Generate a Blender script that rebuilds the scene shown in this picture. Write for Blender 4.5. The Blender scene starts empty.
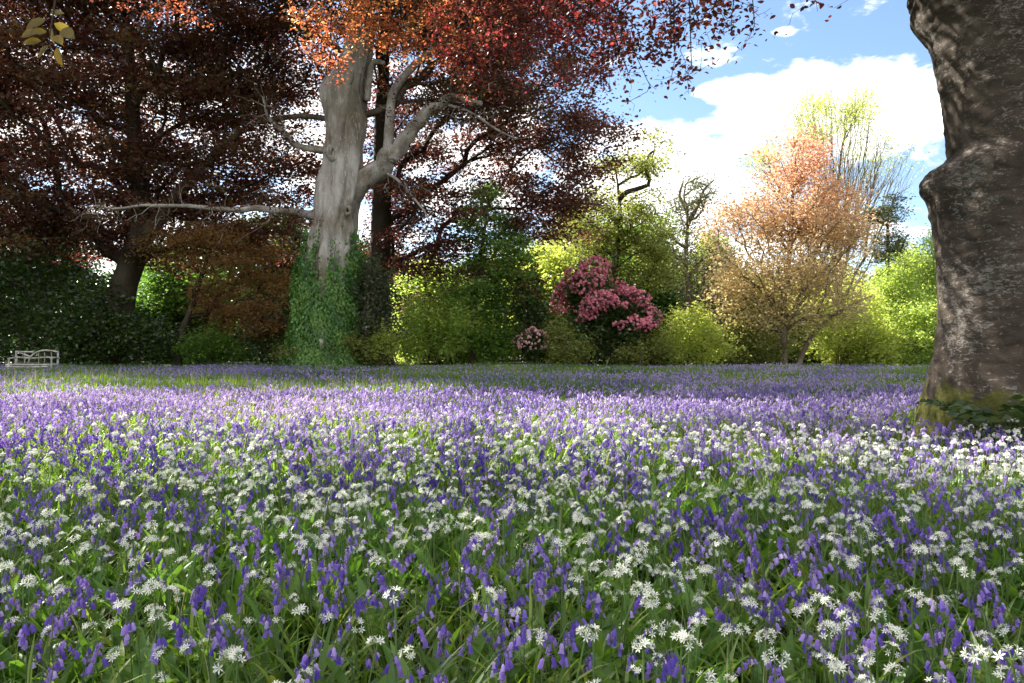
import bpy, math
import numpy as np
from mathutils import Vector

# ------------------------------------------------------------------ camera, sky, sun, exposure
SC = bpy.context.scene
COL = SC.collection
FPX, HZ, EYE = 740.0, 348.0, 1.05          # focal length in pixels, horizon row, eye height


def at(px, py, Y):
    return np.array([(px - 512.0) / FPX * Y, Y, EYE + (HZ - py) / FPX * Y])


cam = bpy.data.cameras.new('camera')
cam.sensor_width = 36.0
cam.lens = FPX / 1024.0 * 36.0
cam.clip_start = 0.05
cam.clip_end = 5000.0
camo = bpy.data.objects.new('camera', cam)
COL.objects.link(camo)
camo.location = (0, 0, EYE)
camo.rotation_euler = (math.radians(90.0) + math.atan((HZ - 341.5) / FPX), 0, 0)
SC.camera = camo

SUN_AZ, SUN_EL = math.radians(51.0), math.radians(43.0)     # azimuth to the left of the view direction
SUN_DIR = Vector((-math.sin(SUN_AZ) * math.cos(SUN_EL), math.cos(SUN_AZ) * math.cos(SUN_EL), math.sin(SUN_EL)))
sun = bpy.data.lights.new('sun', 'SUN')
sun.energy = 5.0
sun.angle = math.radians(0.53)
sun.color = (1.0, 0.95, 0.87)
suno = bpy.data.objects.new('sun', sun)
COL.objects.link(suno)
suno.location = (-20, 10, 40)
suno.rotation_euler = SUN_DIR.to_track_quat('Z', 'Y').to_euler()

SC.view_settings.view_transform = 'Standard'
SC.view_settings.look = 'None'
SC.view_settings.exposure = 1.92
SC.view_settings.gamma = 1.0
SC.view_settings.use_curve_mapping = False
SC.cycles.max_bounces = 6
SC.cycles.diffuse_bounces = 4
SC.cycles.transmission_bounces = 4
SC.cycles.glossy_bounces = 2
SC.cycles.transparent_max_bounces = 4
SC.cycles.use_denoising = True


class NT:
    def __init__(s, tree):
        s.t = tree

    def n(s, typ, **kw):
        nd = s.t.nodes.new(typ)
        for k, v in kw.items():
            setattr(nd, k, v)
        return nd

    def l(s, a, b):
        s.t.links.new(a, b)

    def m(s, op, a, b=None, c=None, clamp=False):
        nd = s.n('ShaderNodeMath', operation=op, use_clamp=clamp)
        for i, v in enumerate((a, b, c)):
            if v is None:
                continue
            if isinstance(v, (int, float)):
                nd.inputs[i].default_value = v
            else:
                s.l(v, nd.inputs[i])
        return nd.outputs[0]

    def ramp(s, fac, stops, interp='LINEAR'):
        nd = s.n('ShaderNodeValToRGB')
        cr = nd.color_ramp
        cr.interpolation = interp
        while len(cr.elements) < len(stops):
            cr.elements.new(0.5)
        for e, (p, c) in zip(cr.elements, stops):
            e.position = p
            e.color = (c[0], c[1], c[2], 1)
        if fac is not None:
            s.l(fac, nd.inputs[0])
        return nd.outputs[0]

    def noise(s, vec, scale, detail=4, rough=0.5, dist=0.0):
        nd = s.n('ShaderNodeTexNoise')
        nd.inputs['Scale'].default_value = scale
        nd.inputs['Detail'].default_value = detail
        nd.inputs['Roughness'].default_value = rough
        nd.inputs['Distortion'].default_value = dist
        if vec is not None:
            s.l(vec, nd.inputs['Vector'])
        return nd.outputs[0]

    def mix(s, fac, a, b, blend='MIX'):
        nd = s.n('ShaderNodeMix', data_type='RGBA', blend_type=blend)
        for i, v in ((0, fac), (6, a), (7, b)):
            if isinstance(v, (int, float)):
                nd.inputs[i].default_value = v
            elif isinstance(v, tuple):
                nd.inputs[i].default_value = (*v, 1)
            else:
                s.l(v, nd.inputs[i])
        return nd.outputs[2]

    def mapping(s, vec, scale=(1, 1, 1), loc=(0, 0, 0)):
        nd = s.n('ShaderNodeMapping')
        nd.inputs['Scale'].default_value = scale
        nd.inputs['Location'].default_value = loc
        s.l(vec, nd.inputs['Vector'])
        return nd.outputs[0]


W = bpy.data.worlds.new('World')
SC.world = W
W.use_nodes = True
wt = NT(W.node_tree)
W.node_tree.nodes.clear()
sky = wt.n('ShaderNodeTexSky', sky_type='NISHITA')
sky.sun_disc = False
sky.sun_elevation = SUN_EL
sky.sun_rotation = -SUN_AZ
sky.air_density = 1.0
sky.dust_density = 0.6
sky.ozone_density = 3.0
tc = wt.n('ShaderNodeTexCoord')
sep = wt.n('ShaderNodeSeparateXYZ')
wt.l(tc.outputs['Generated'], sep.inputs[0])
az = wt.m('ARCTAN2', sep.outputs[0], sep.outputs[1])
el = wt.m('ARCSINE', sep.outputs[2])
cmb = wt.n('ShaderNodeCombineXYZ')
wt.l(wt.m('MULTIPLY', az, 1.0), cmb.inputs[0])
wt.l(wt.m('MULTIPLY', el, 2.2), cmb.inputs[1])
nz = wt.noise(cmb.outputs[0], 7.0, 7, 0.58, 0.4)
nz2 = wt.noise(cmb.outputs[0], 3.1, 4, 0.5)


def ang(px, py):
    a = math.atan((px - 512) / FPX)
    return a, math.atan((HZ - py) / FPX * math.cos(a))


total = None
# (px, py, half width px, half height px, weight): banks of cumulus where they stand in the sky
for px, py, rx, ry, w in ((830, 118, 125, 62, 1.0), (655, 178, 120, 62, 1.0), (742, 170, 75, 55, 1.0), (740, 88, 50, 16, 0.75), (905, 120, 60, 40, 0.8),
                          (785, 31, 14, 6, 0.55), (708, 50, 30, 20, 0.55), (470, 150, 90, 100, 0.7), (300, 120, 150, 90, 0.7),
                          (110, 120, 160, 90, 0.75), (700, 250, 220, 60, 0.7), (200, 260, 300, 70, 0.75), (-300, 100, 300, 120, 0.6), (1300, 100, 250, 90, 0.6)):
    a0, e0 = ang(px, py)
    a1, _ = ang(px + rx, py)
    _, e1 = ang(px, py - ry)
    dx = wt.m('DIVIDE', wt.m('SUBTRACT', az, a0), abs(a1 - a0))
    dy = wt.m('DIVIDE', wt.m('SUBTRACT', el, e0), abs(e1 - e0))
    r2 = wt.m('ADD', wt.m('MULTIPLY', dx, dx), wt.m('MULTIPLY', dy, dy))
    b = wt.m('MULTIPLY', wt.m('SUBTRACT', 1.35, r2, clamp=True), w)
    total = b if total is None else wt.m('MAXIMUM', total, b)
nz3 = wt.noise(cmb.outputs[0], 26.0, 6, 0.6, 0.3)
dens = wt.m('ADD', total, wt.m('ADD', wt.m('MULTIPLY', wt.m('SUBTRACT', nz, 0.5), 2.6), wt.m('MULTIPLY', wt.m('SUBTRACT', nz3, 0.5), 1.5)))
dens = wt.m('ADD', dens, wt.m('MULTIPLY', wt.m('SUBTRACT', nz2, 0.5), 0.6))
nz4 = wt.noise(tc.outputs['Generated'], 2.4, 6, 0.55)  # unseen cloud cover added overhead and behind the camera to whiten ambient light
up_ = wt.n('ShaderNodeMapRange', interpolation_type='SMOOTHSTEP')
up_.inputs[1].default_value = 0.5
up_.inputs[2].default_value = 0.72
wt.l(wt.m('MAXIMUM', el, wt.m('MULTIPLY', sep.outputs[1], -1.0)), up_.inputs[0])
dens = wt.m('ADD', dens, wt.m('MULTIPLY', up_.outputs[0], wt.m('MULTIPLY', wt.m('SUBTRACT', nz4, 0.38), 7.0, clamp=True)))
mr = wt.n('ShaderNodeMapRange', interpolation_type='SMOOTHSTEP')
mr.inputs[1].default_value = 0.25
mr.inputs[2].default_value = 0.85
wt.l(dens, mr.inputs[0])
cloudf = mr.outputs[0]
skyc = wt.n('ShaderNodeVectorMath', operation='SCALE')
wt.l(sky.outputs[0], skyc.inputs[0])
skyc.inputs[3].default_value = 1.0
cshade = wt.ramp(nz, [(0.25, (7.6, 7.6, 7.7)), (0.6, (8.8, 8.6, 8.3))])
wcol = wt.mix(cloudf, skyc.outputs[0], cshade)
bg = wt.n('ShaderNodeBackground')
bg.inputs['Strength'].default_value = 0.068
wt.l(wcol, bg.inputs['Color'])
wo = wt.n('ShaderNodeOutputWorld')
wt.l(bg.outputs[0], wo.inputs['Surface'])

# ------------------------------------------------------------------ random numbers, noise
RNG = np.random.default_rng(7)


class SineNoise:
    """cheap smooth 3D noise, roughly -1..1"""

    def __init__(s, scale, seed, n=9):
        r = np.random.default_rng(seed)
        d = r.normal(size=(n, 3))
        d /= np.linalg.norm(d, axis=1, keepdims=True)
        s.k = d * (r.uniform(0.6, 1.9, (n, 1)) * 2 * math.pi / scale)
        s.p = r.uniform(0, 6.28, n)
        s.a = 1.6 / math.sqrt(n)

    def __call__(s, P):
        return np.sin(P @ s.k.T + s.p).sum(1) * s.a * 0.7


def gz(x, y):
    x = np.asarray(x, float)
    y = np.asarray(y, float)
    return 0.035 * np.sin(x * 0.55 + 1.3) * np.sin(y * 0.42 + 0.4) + 0.02 * np.sin(x * 1.7 + y * 1.1)


# ------------------------------------------------------------------ materials
MATS = {}


def newmat(name):
    m = bpy.data.materials.new(name)
    m.use_nodes = True
    m.node_tree.nodes.clear()
    t = NT(m.node_tree)
    out = t.n('ShaderNodeOutputMaterial')
    MATS[name] = m
    return m, t, out


def principled(t, col, rough=0.7, spec=0.3, normal=None):
    p = t.n('ShaderNodeBsdfPrincipled')
    if isinstance(col, tuple):
        p.inputs['Base Color'].default_value = (*col, 1)
    else:
        t.l(col, p.inputs['Base Color'])
    if isinstance(rough, (int, float)):
        p.inputs['Roughness'].default_value = rough
    else:
        t.l(rough, p.inputs['Roughness'])
    p.inputs['Specular IOR Level'].default_value = spec
    if normal is not None:
        t.l(normal, p.inputs['Normal'])
    return p.outputs[0]


def leafmat(name, refl, trans, fac=0.4, rough=0.5, spec=0.35):
    """refl / trans: lists of colours spread over the 'rnd' attribute; thin leaf that reflects and lets light through"""
    m, t, out = newmat(name)
    at_ = t.n('ShaderNodeAttribute', attribute_name='rnd')
    f = at_.outputs['Fac']
    n = len(refl)
    a = t.ramp(f, [(i / max(1, n - 1), c) for i, c in enumerate(refl)])
    n = len(trans)
    b = t.ramp(f, [(i / max(1, n - 1), c) for i, c in enumerate(trans)])
    p = principled(t, a, rough, spec)
    tr = t.n('ShaderNodeBsdfTranslucent')
    t.l(b, tr.inputs[0])
    mx = t.n('ShaderNodeMixShader')
    mx.inputs[0].default_value = fac
    t.l(p, mx.inputs[1])
    t.l(tr.outputs[0], mx.inputs[2])
    t.l(mx.outputs[0], out.inputs[0])
    return m


def barkmat(name, c0, c1, c2, scale=3.0, stretch=(1, 1, 0.35), bump=0.5, patch=0.55, moss=None):
    """moss: (colour, z0, z1) grows from z0 (all) to z1 (none)"""
    m, t, out = newmat(name)
    tc = t.n('ShaderNodeTexCoord')
    v = t.mapping(tc.outputs['Object'], stretch)
    n1 = t.noise(v, scale, 6, 0.6, 0.5)
    n2 = t.noise(v, scale * 6, 5, 0.65)
    n3 = t.noise(tc.outputs['Object'], scale * 0.4, 3, 0.5)
    c = t.ramp(n1, [(0.3, c0), (0.5, c1), (0.7, c2)])
    spots = t.ramp(n2, [(patch, (0, 0, 0)), (patch + 0.08, (1, 1, 1))])
    c = t.mix(t.m('MULTIPLY', spots, 0.55), c, tuple(min(1, k * 1.5) for k in c2))
    dark = t.ramp(n3, [(0.35, (0.55, 0.5, 0.42)), (0.6, (1, 1, 1))])
    c = t.mix(1.0, c, dark, 'MULTIPLY')
    if moss:
        sp = t.n('ShaderNodeSeparateXYZ')
        t.l(tc.outputs['Object'], sp.inputs[0])
        mr = t.n('ShaderNodeMapRange')
        mr.inputs[1].default_value = moss[1]
        mr.inputs[2].default_value = moss[2]
        mr.inputs[3].default_value = 0.62
        mr.inputs[4].default_value = -0.35
        t.l(sp.outputs[2], mr.inputs[0])
        mf = t.m('ADD', mr.outputs[0], t.m('MULTIPLY', t.m('SUBTRACT', t.noise(tc.outputs['Object'], 2.3, 6, 0.65), 0.5), 2.6))
        mf = t.ramp(mf, [(0.42, (0, 0, 0)), (0.62, (1, 1, 1))])
        mc = t.mix(n2, moss[0], tuple(k * 2.2 for k in moss[0]))
        c = t.mix(mf, c, mc)
    bp = t.n('ShaderNodeBump')
    bp.inputs['Strength'].default_value = bump
    bp.inputs['Distance'].default_value = 0.03
    t.l(t.m('ADD', n1, t.m('MULTIPLY', n2, 0.5)), bp.inputs['Height'])
    t.l(principled(t, c, 0.85, 0.15, bp.outputs[0]), out.inputs[0])
    return m


leafmat('copper_leaf', [(.04, .018, .017), (.07, .030, .025), (.085, .055, .025), (.07, .085, .022)],
        [(.12, .025, .028), (.24, .055, .04), (.34, .13, .05), (.26, .28, .06)], 0.42, 0.42)
leafmat('bronze_leaf', [(.10, .05, .025), (.18, .09, .035), (.18, .17, .05)],
        [(.42, .17, .06), (.65, .34, .11), (.5, .52, .12)], 0.45)
leafmat('orange_leaf', [(.08, .03, .016), (.22, .075, .03), (.34, .16, .06)],
        [(.48, .10, .045), (.90, .26, .10), (.95, .46, .14)], 0.5, 0.4)
leafmat('red_leaf', [(.035, .010, .010), (.07, .016, .016), (.16, .045, .045), (.34, .13, .12)],
        [(.14, .018, .014), (.38, .04, .035), (.75, .14, .12), (.92, .34, .20)], 0.42, 0.33, 0.6)
leafmat('olive_leaf', [(.07, .05, .012), (.10, .08, .015)], [(.3, .18, .02), (.35, .26, .03)], 0.45)
leafmat('dark_green_leaf', [(.022, .040, .008), (.038, .065, .012), (.065, .10, .018)],
        [(.04, .10, .01), (.08, .17, .02)], 0.25, 0.35, 0.5)
leafmat('ivy_leaf', [(.045, .12, .022), (.10, .22, .04), (.18, .32, .06)], [(.08, .24, .03), (.14, .34, .04)], 0.3, 0.35, 0.45)
leafmat('grey_green_leaf', [(.05, .065, .035), (.08, .095, .05), (.11, .12, .06)], [(.13, .16, .05), (.2, .23, .08)], 0.3)
leafmat('mid_green_leaf', [(.05, .10, .015), (.08, .145, .02), (.13, .19, .03)], [(.12, .28, .03), (.24, .42, .05)], 0.45)
leafmat('lime_leaf', [(.11, .18, .045), (.18, .26, .06), (.29, .34, .10)], [(.42, .60, .09), (.68, .76, .15)], 0.55)
leafmat('yellow_green_leaf', [(.15, .21, .05), (.25, .30, .07), (.36, .38, .12)], [(.50, .62, .09), (.76, .79, .15)], 0.55)
leafmat('olive_green_leaf', [(.10, .13, .03), (.17, .19, .05), (.25, .25, .08)], [(.30, .38, .06), (.50, .52, .10)], 0.42)
leafmat('peach_leaf', [(.46, .42, .17), (.56, .42, .22), (.60, .37, .20), (.60, .27, .15)],
        [(.60, .55, .2), (.72, .54, .27), (.78, .44, .28), (.82, .27, .18)], 0.55)
leafmat('conifer_leaf', [(.08, .15, .03), (.12, .20, .04), (.17, .26, .05)], [(.24, .40, .06), (.36, .54, .09)], 0.4)
leafmat('pink_petal', [(.50, .09, .15), (.66, .17, .25), (.78, .32, .38), (.88, .52, .55)],
        [(.6, .08, .16), (.7, .16, .26), (.8, .3, .4)], 0.35, 0.5, 0.2)
leafmat('pale_pink_petal', [(.6, .28, .3), (.75, .42, .42), (.8, .58, .55)], [(.7, .4, .4), (.8, .6, .55)], 0.35, 0.5, 0.2)
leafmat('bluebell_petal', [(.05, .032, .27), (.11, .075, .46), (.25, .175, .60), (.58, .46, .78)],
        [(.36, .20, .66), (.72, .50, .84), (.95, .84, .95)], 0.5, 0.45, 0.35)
leafmat('bluebell_stalk', [(.10, .13, .07), (.13, .20, .06), (.10, .08, .16)], [(.12, .2, .06), (.16, .26, .07)], 0.3)
leafmat('garlic_petal', [(.80, .82, .66), (.88, .87, .76), (.90, .89, .82)], [(.7, .74, .5), (.8, .8, .62)], 0.25, 0.5, 0.3)
leafmat('garlic_stalk', [(.12, .2, .05), (.18, .28, .08)], [(.2, .34, .06), (.28, .42, .08)], 0.35)
leafmat('garlic_leaf', [(.055, .13, .018), (.085, .18, .024), (.14, .24, .035)], [(.18, .40, .03), (.3, .54, .05)], 0.42, 0.36, 0.45)
leafmat('blade_leaf', [(.04, .09, .014), (.075, .15, .02), (.13, .21, .03), (.24, .29, .07)],
        [(.18, .34, .02), (.30, .48, .04), (.50, .60, .08)], 0.4, 0.42, 0.4)
leafmat('tan_stalk', [(.2, .17, .08), (.3, .26, .13), (.36, .34, .16)], [(.4, .36, .14), (.5, .46, .2)], 0.35)
barkmat('pale_bark', (.17, .145, .125), (.37, .33, .29), (.55, .51, .46), 1.6, (1.6, 1.6, 0.35), 1.0, 0.56)
barkmat('dark_bark', (.035, .028, .02), (.055, .045, .03), (.08, .07, .045), 2.0, (1, 1, .25), 0.6, 0.62)
barkmat('brown_bark', (.07, .05, .035), (.11, .085, .06), (.16, .13, .09), 3.0, (1, 1, .25), 0.5, 0.6)
barkmat('twig_bark', (.14, .11, .08), (.21, .17, .13), (.28, .23, .18), 3.0, (1, 1, .4), 0.3, 0.6)
barkmat('pale_limb', (.20, .175, .15), (.36, .32, .28), (.50, .46, .41), 3.0, (1, 1, .5), 0.9, 0.56)
barkmat('white_wood', (.34, .33, .30), (.50, .49, .46), (.64, .63, .60), 6.0, (1, 1, 1), 0.3, 0.65)
barkmat('knot_dark', (.015, .012, .01), (.025, .02, .015), (.03, .025, .02), 6.0, (1, 1, 1), 0.3, 0.65)

# bark of the big near trunk: brown-grey with pale flaking horizontal flecks and moss at the foot
m, t, out = newmat('near_bark')
tcn = t.n('ShaderNodeTexCoord')
ob = tcn.outputs['Object']
n1 = t.noise(t.mapping(ob, (1, 1, 0.6)), 1.6, 6, 0.62, 0.6)
flv = t.mapping(ob, (1, 1, 2.2))
n2 = t.noise(flv, 15.0, 8, 0.72, 0.9)
n3 = t.noise(ob, 1.1, 4, 0.55)
n4 = t.noise(t.mapping(ob, (1, 1, 2.2)), 26.0, 5, 0.7)
c = t.ramp(n1, [(0.28, (.036, .026, .018)), (0.5, (.066, .050, .036)), (0.72, (.105, .083, .062))])
pf = t.m('ADD', n2, t.m('MULTIPLY', t.m('SUBTRACT', n3, 0.5), 0.5))
fl = t.ramp(pf, [(0.56, (0, 0, 0)), (0.60, (1, 1, 1))])
c = t.mix(t.m('MULTIPLY', fl, 0.8), c, t.ramp(n4, [(0.3, (.14, .125, .105)), (0.7, (.32, .30, .26))]))
wrv = t.n('ShaderNodeTexWave', wave_type='BANDS', bands_direction='Z')
wrv.inputs['Scale'].default_value = 1.1
wrv.inputs['Distortion'].default_value = 9.0
wrv.inputs['Detail'].default_value = 5.0
wrv.inputs['Detail Scale'].default_value = 1.6
t.l(ob, wrv.inputs['Vector'])
crk = t.ramp(wrv.outputs[0], [(0.0, (.5, .48, .45)), (0.10, (1, 1, 1))])
c = t.mix(0.5, c, crk, 'MULTIPLY')
spz = t.n('ShaderNodeSeparateXYZ')
t.l(ob, spz.inputs[0])
mrr = t.n('ShaderNodeMapRange')
mrr.inputs[1].default_value = 0.15
mrr.inputs[2].default_value = 1.15
mrr.inputs[3].default_value = 1.35
mrr.inputs[4].default_value = -0.45
t.l(spz.outputs[2], mrr.inputs[0])
mf = t.m('ADD', mrr.outputs[0], t.m('MULTIPLY', t.m('SUBTRACT', t.noise(ob, 1.7, 7, 0.7), 0.5), 3.4))
mf = t.ramp(mf, [(0.42, (0, 0, 0)), (0.66, (1, 1, 1))])
c = t.mix(t.m('MULTIPLY', mf, 0.9), c, t.ramp(n4, [(0.3, (.05, .052, .010)), (0.7, (.13, .13, .02))]))
bp = t.n('ShaderNodeBump')
bp.inputs['Strength'].default_value = 0.55
bp.inputs['Distance'].default_value = 0.025
hgt = t.m('ADD', t.m('MULTIPLY', n1, 0.9), t.m('ADD', t.m('MULTIPLY', n2, 0.9), t.m('ADD', t.m('MULTIPLY', n4, 0.35), t.m('MULTIPLY', wrv.outputs[0], 0.08))))
t.l(hgt, bp.inputs['Height'])
t.l(principled(t, c, 0.82, 0.2, bp.outputs[0]), out.inputs[0])

m, t, out = newmat('meadow_soil')
tcn = t.n('ShaderNodeTexCoord')
ob = tcn.outputs['Object']
n1 = t.noise(ob, 0.5, 5, 0.6)
n2 = t.noise(ob, 9.0, 6, 0.7)
c = t.ramp(n2, [(0.35, (.018, .022, .008)), (0.55, (.03, .055, .014)), (0.75, (.06, .10, .025))])
c = t.mix(t.ramp(n1, [(0.4, (0, 0, 0)), (0.62, (.6, .6, .6))]), c, (.05, .045, .025))
bp = t.n('ShaderNodeBump')
bp.inputs['Strength'].default_value = 0.8
bp.inputs['Distance'].default_value = 0.05
t.l(n2, bp.inputs['Height'])
t.l(principled(t, c, 0.95, 0.1, bp.outputs[0]), out.inputs[0])


# ------------------------------------------------------------------ mesh building with numpy
class MB:
    def __init__(s):
        s.V, s.T, s.Q, s.mt, s.mq, s.R = [], [], [], [], [], []
        s.n = 0

    def add(s, V, T=None, Q=None, mat=0, rnd=0.5):
        V = np.asarray(V, float).reshape(-1, 3)
        s.V.append(V)
        s.R.append(np.broadcast_to(np.asarray(rnd, float), (len(V),)))
        if T is not None and len(T):
            T = np.asarray(T, np.int64)
            s.T.append(T + s.n)
            s.mt.append(np.broadcast_to(np.asarray(mat), (len(T),)))
        if Q is not None and len(Q):
            Q = np.asarray(Q, np.int64)
            s.Q.append(Q + s.n)
            s.mq.append(np.broadcast_to(np.asarray(mat), (len(Q),)))
        s.n += len(V)

    def data(s):
        V = np.concatenate(s.V) if s.V else np.zeros((0, 3))
        R = np.concatenate(s.R) if s.R else np.zeros(0)
        T = np.concatenate(s.T) if s.T else np.zeros((0, 3), int)
        Q = np.concatenate(s.Q) if s.Q else np.zeros((0, 4), int)
        mt = np.concatenate(s.mt) if s.mt else np.zeros(0, int)
        mq = np.concatenate(s.mq) if s.mq else np.zeros(0, int)
        return V, R, T, Q, mt, mq

    def inst(s, tpl, P, M, S, rnd):
        """copies of tpl (an MB) at P (N,3) with rotations M (N,3,3), scale S (N,) or (N,3)"""
        V, R, T, Q, mt, mq = tpl.data()
        N = len(P)
        if N == 0:
            return
        S = np.asarray(S, float)
        if S.ndim == 1:
            S = S[:, None] * np.ones((1, 3))
        X = V[None] * S[:, None, :]
        X = np.einsum('nij,nkj->nki', M, X) + P[:, None, :]
        rr = np.clip(np.asarray(rnd)[:, None] + (R[None] - 0.5) * 0.5, 0, 1)
        off = (np.arange(N) * len(V))[:, None, None]
        s.V.append(X.reshape(-1, 3))
        s.R.append(rr.reshape(-1))
        if len(T):
            s.T.append((T[None] + off).reshape(-1, 3) + s.n)
            s.mt.append(np.tile(mt, N))
        if len(Q):
            s.Q.append((Q[None] + off).reshape(-1, 4) + s.n)
            s.mq.append(np.tile(mq, N))
        s.n += N * len(V)

    def mesh(s, name, mats, smooth=False):
        V, R, T, Q, mt, mq = s.data()
        me = bpy.data.meshes.new(name)
        nt, nq = len(T), len(Q)
        me.vertices.add(len(V))
        me.vertices.foreach_set('co', V.astype(np.float32).ravel())
        me.loops.add(nt * 3 + nq * 4)
        me.loops.foreach_set('vertex_index', np.concatenate([T.ravel(), Q.ravel()]).astype(np.int32))
        me.polygons.add(nt + nq)
        st = np.concatenate([np.arange(nt) * 3, nt * 3 + np.arange(nq) * 4]).astype(np.int32)
        me.polygons.foreach_set('loop_start', st)
        me.polygons.foreach_set('material_index', np.concatenate([mt, mq]).astype(np.int32))
        if smooth:
            me.polygons.foreach_set('use_smooth', np.ones(nt + nq, bool))
        a = me.attributes.new('rnd', 'FLOAT', 'POINT')
        a.data.foreach_set('value', R.astype(np.float32))
        for mm in mats:
            me.materials.append(MATS[mm])
        me.update(calc_edges=True)
        return me

    def build(s, name, mats, parent=None, smooth=False):
        if isinstance(mats, str):
            mats = [mats]
        o = bpy.data.objects.new(name, s.mesh(name, mats, smooth))
        COL.objects.link(o)
        if parent is not None:
            o.parent = parent
            o.matrix_parent_inverse.identity()
            # vertices were given in world coordinates: shift them to the parent's own
            L = np.array(parent.location)
            n = len(o.data.vertices)
            co = np.empty(n * 3, np.float32)
            o.data.vertices.foreach_get('co', co)
            co = co.reshape(-1, 3) - L.astype(np.float32)
            o.data.vertices.foreach_set('co', co.ravel())
            o.data.update()
        return o


def tag(o, label=None, cat=None, group=None, kind=None):
    if label:
        o['label'] = label
    if cat:
        o['category'] = cat
    if group:
        o['group'] = group
    if kind:
        o['kind'] = kind
    return o


def thing(name, loc, label, cat, group=None):
    e = bpy.data.objects.new(name, None)
    COL.objects.link(e)
    e.location = tuple(float(v) for v in loc)
    e.empty_display_size = 0.2
    return tag(e, label, cat, group)


def unit(v):
    return v / np.maximum(np.linalg.norm(v, axis=-1, keepdims=True), 1e-9)


def frames(d, up):
    """rotation matrices with local Y along d and local Z near up"""
    y = unit(d)
    x = unit(np.cross(y, up))
    z = np.cross(x, y)
    return np.stack([x, y, z], axis=-1)


def rotz(a, tx=None, ty=None):
    n = len(a)
    c, s_ = np.cos(a), np.sin(a)
    o, z = np.ones(n), np.zeros(n)
    M = np.stack([np.stack([c, -s_, z], -1), np.stack([s_, c, z], -1), np.stack([z, z, o], -1)], 1)
    if tx is not None:
        c, s_ = np.cos(tx), np.sin(tx)
        M = np.einsum('nij,njk->nik', M, np.stack([np.stack([o, z, z], -1), np.stack([z, c, -s_], -1), np.stack([z, s_, c], -1)], 1))
    return M


def ringtube(mb, P, R, seg=6, mat=0, rnd=0.5, cap=True, prof=None):
    """one lofted tube along points P with radii R; prof(k,theta)->radius factor"""
    P = np.asarray(P, float)
    R = np.broadcast_to(np.asarray(R, float), (len(P),))
    D = np.gradient(P, axis=0)
    D = unit(D)
    ref = np.array([0.0, 1.0, 0.0]) if abs(D[0][1]) < 0.9 else np.array([1.0, 0, 0])
    th = np.arange(seg) * 2 * math.pi / seg
    V = []
    x = unit(np.cross(ref, D[0]))
    for k in range(len(P)):
        x = unit(x - D[k] * np.dot(x, D[k]))
        y = np.cross(D[k], x)
        f = prof(k, th) if prof else 1.0
        rr = (R[k] * f) * np.ones(seg)
        V.append(P[k] + np.outer(np.cos(th) * rr, x) + np.outer(np.sin(th) * rr, y))
    V = np.concatenate(V)
    k, j = np.meshgrid(np.arange(len(P) - 1), np.arange(seg), indexing='ij')
    a = k * seg + j
    b = k * seg + (j + 1) % seg
    Q = np.stack([a, b, b + seg, a + seg], -1).reshape(-1, 4)
    T = None
    if cap:
        V = np.concatenate([V, P[:1], P[-1:]])
        n0 = len(P) * seg
        T = [[n0, (j + 1) % seg, j] for j in range(seg)] + [[n0 + 1, n0 - seg + j, n0 - seg + (j + 1) % seg] for j in range(seg)]
    mb.add(V, T, Q, mat, rnd)


def curve(pts, n):
    """smooth Catmull-Rom through pts, n samples"""
    P = np.asarray(pts, float)
    P = np.concatenate([[2 * P[0] - P[1]], P, [2 * P[-1] - P[-2]]])
    m_ = len(P) - 3
    u = np.linspace(0, m_ - 1e-6, n)
    i = u.astype(int)
    f = (u - i)[:, None]
    p0, p1, p2, p3 = P[i], P[i + 1], P[i + 2], P[i + 3]
    return 0.5 * ((2 * p1) + (-p0 + p2) * f + (2 * p0 - 5 * p1 + 4 * p2 - p3) * f ** 2 + (-p0 + 3 * p1 - 3 * p2 + p3) * f ** 3)


# ------------------------------------------------------------------ tree growth
def grow(start_nodes, attract, bf=0.4, seg=0.7, sag=0.0, jit=0.12, rng=RNG):
    """join every attractor to the cheapest node of the growing tree; returns nodes, parents"""
    A = np.asarray(attract)
    S = np.asarray(start_nodes)
    cap = len(S) + len(A) * 14 + 10
    P = np.zeros((cap, 3))
    par = np.full(cap, -1)
    L = np.zeros(cap)
    P[:len(S)] = S
    for i in range(1, len(S)):
        par[i] = i - 1
        L[i] = L[i - 1] + np.linalg.norm(S[i] - S[i - 1])
    n = len(S)
    tips = []
    dmin = np.min(np.linalg.norm(A[:, None] - S[None], axis=2), axis=1)
    for k in np.argsort(dmin + rng.normal(0, 0.3, len(A))):
        a = A[k]
        d = P[:n] - a
        dist = np.sqrt((d * d).sum(1))
        up = np.maximum(0, P[:n, 2] - a[2] - 0.5) * 0.35
        j = int(np.argmin(dist + bf * L[:n] + up))
        ln = dist[j]
        m_ = max(1, min(12, int(round(ln / seg))))
        p0 = P[j].copy()
        bend = rng.normal(0, jit, 3) * ln * 0.5
        prev = j
        for q in range(1, m_ + 1):
            f = q / m_
            pt = p0 + (a - p0) * f + bend * math.sin(math.pi * f) + np.array([0, 0, 1]) * (ln * 0.12 - sag * ln) * math.sin(math.pi * f)
            if q < m_:
                pt = pt + rng.normal(0, jit * 0.25, 3)
            if n >= cap:
                break
            P[n] = pt
            par[n] = prev
            L[n] = L[prev] + np.linalg.norm(pt - P[prev])
            prev = n
            n += 1
        tips.append(prev)
    return P[:n], par[:n], np.array(tips)


def radii(P, par, tips, rtip=0.012, ex=0.5, rmax=None):
    cnt = np.zeros(len(P))
    cnt[tips] += 1
    for i in range(len(P) - 1, 0, -1):
        if par[i] >= 0:
            cnt[par[i]] += max(cnt[i], 0.0)
    r = rtip * np.maximum(cnt, 1) ** ex
    if rmax is not None:
        r = np.minimum(r, rmax)
    return r


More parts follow.
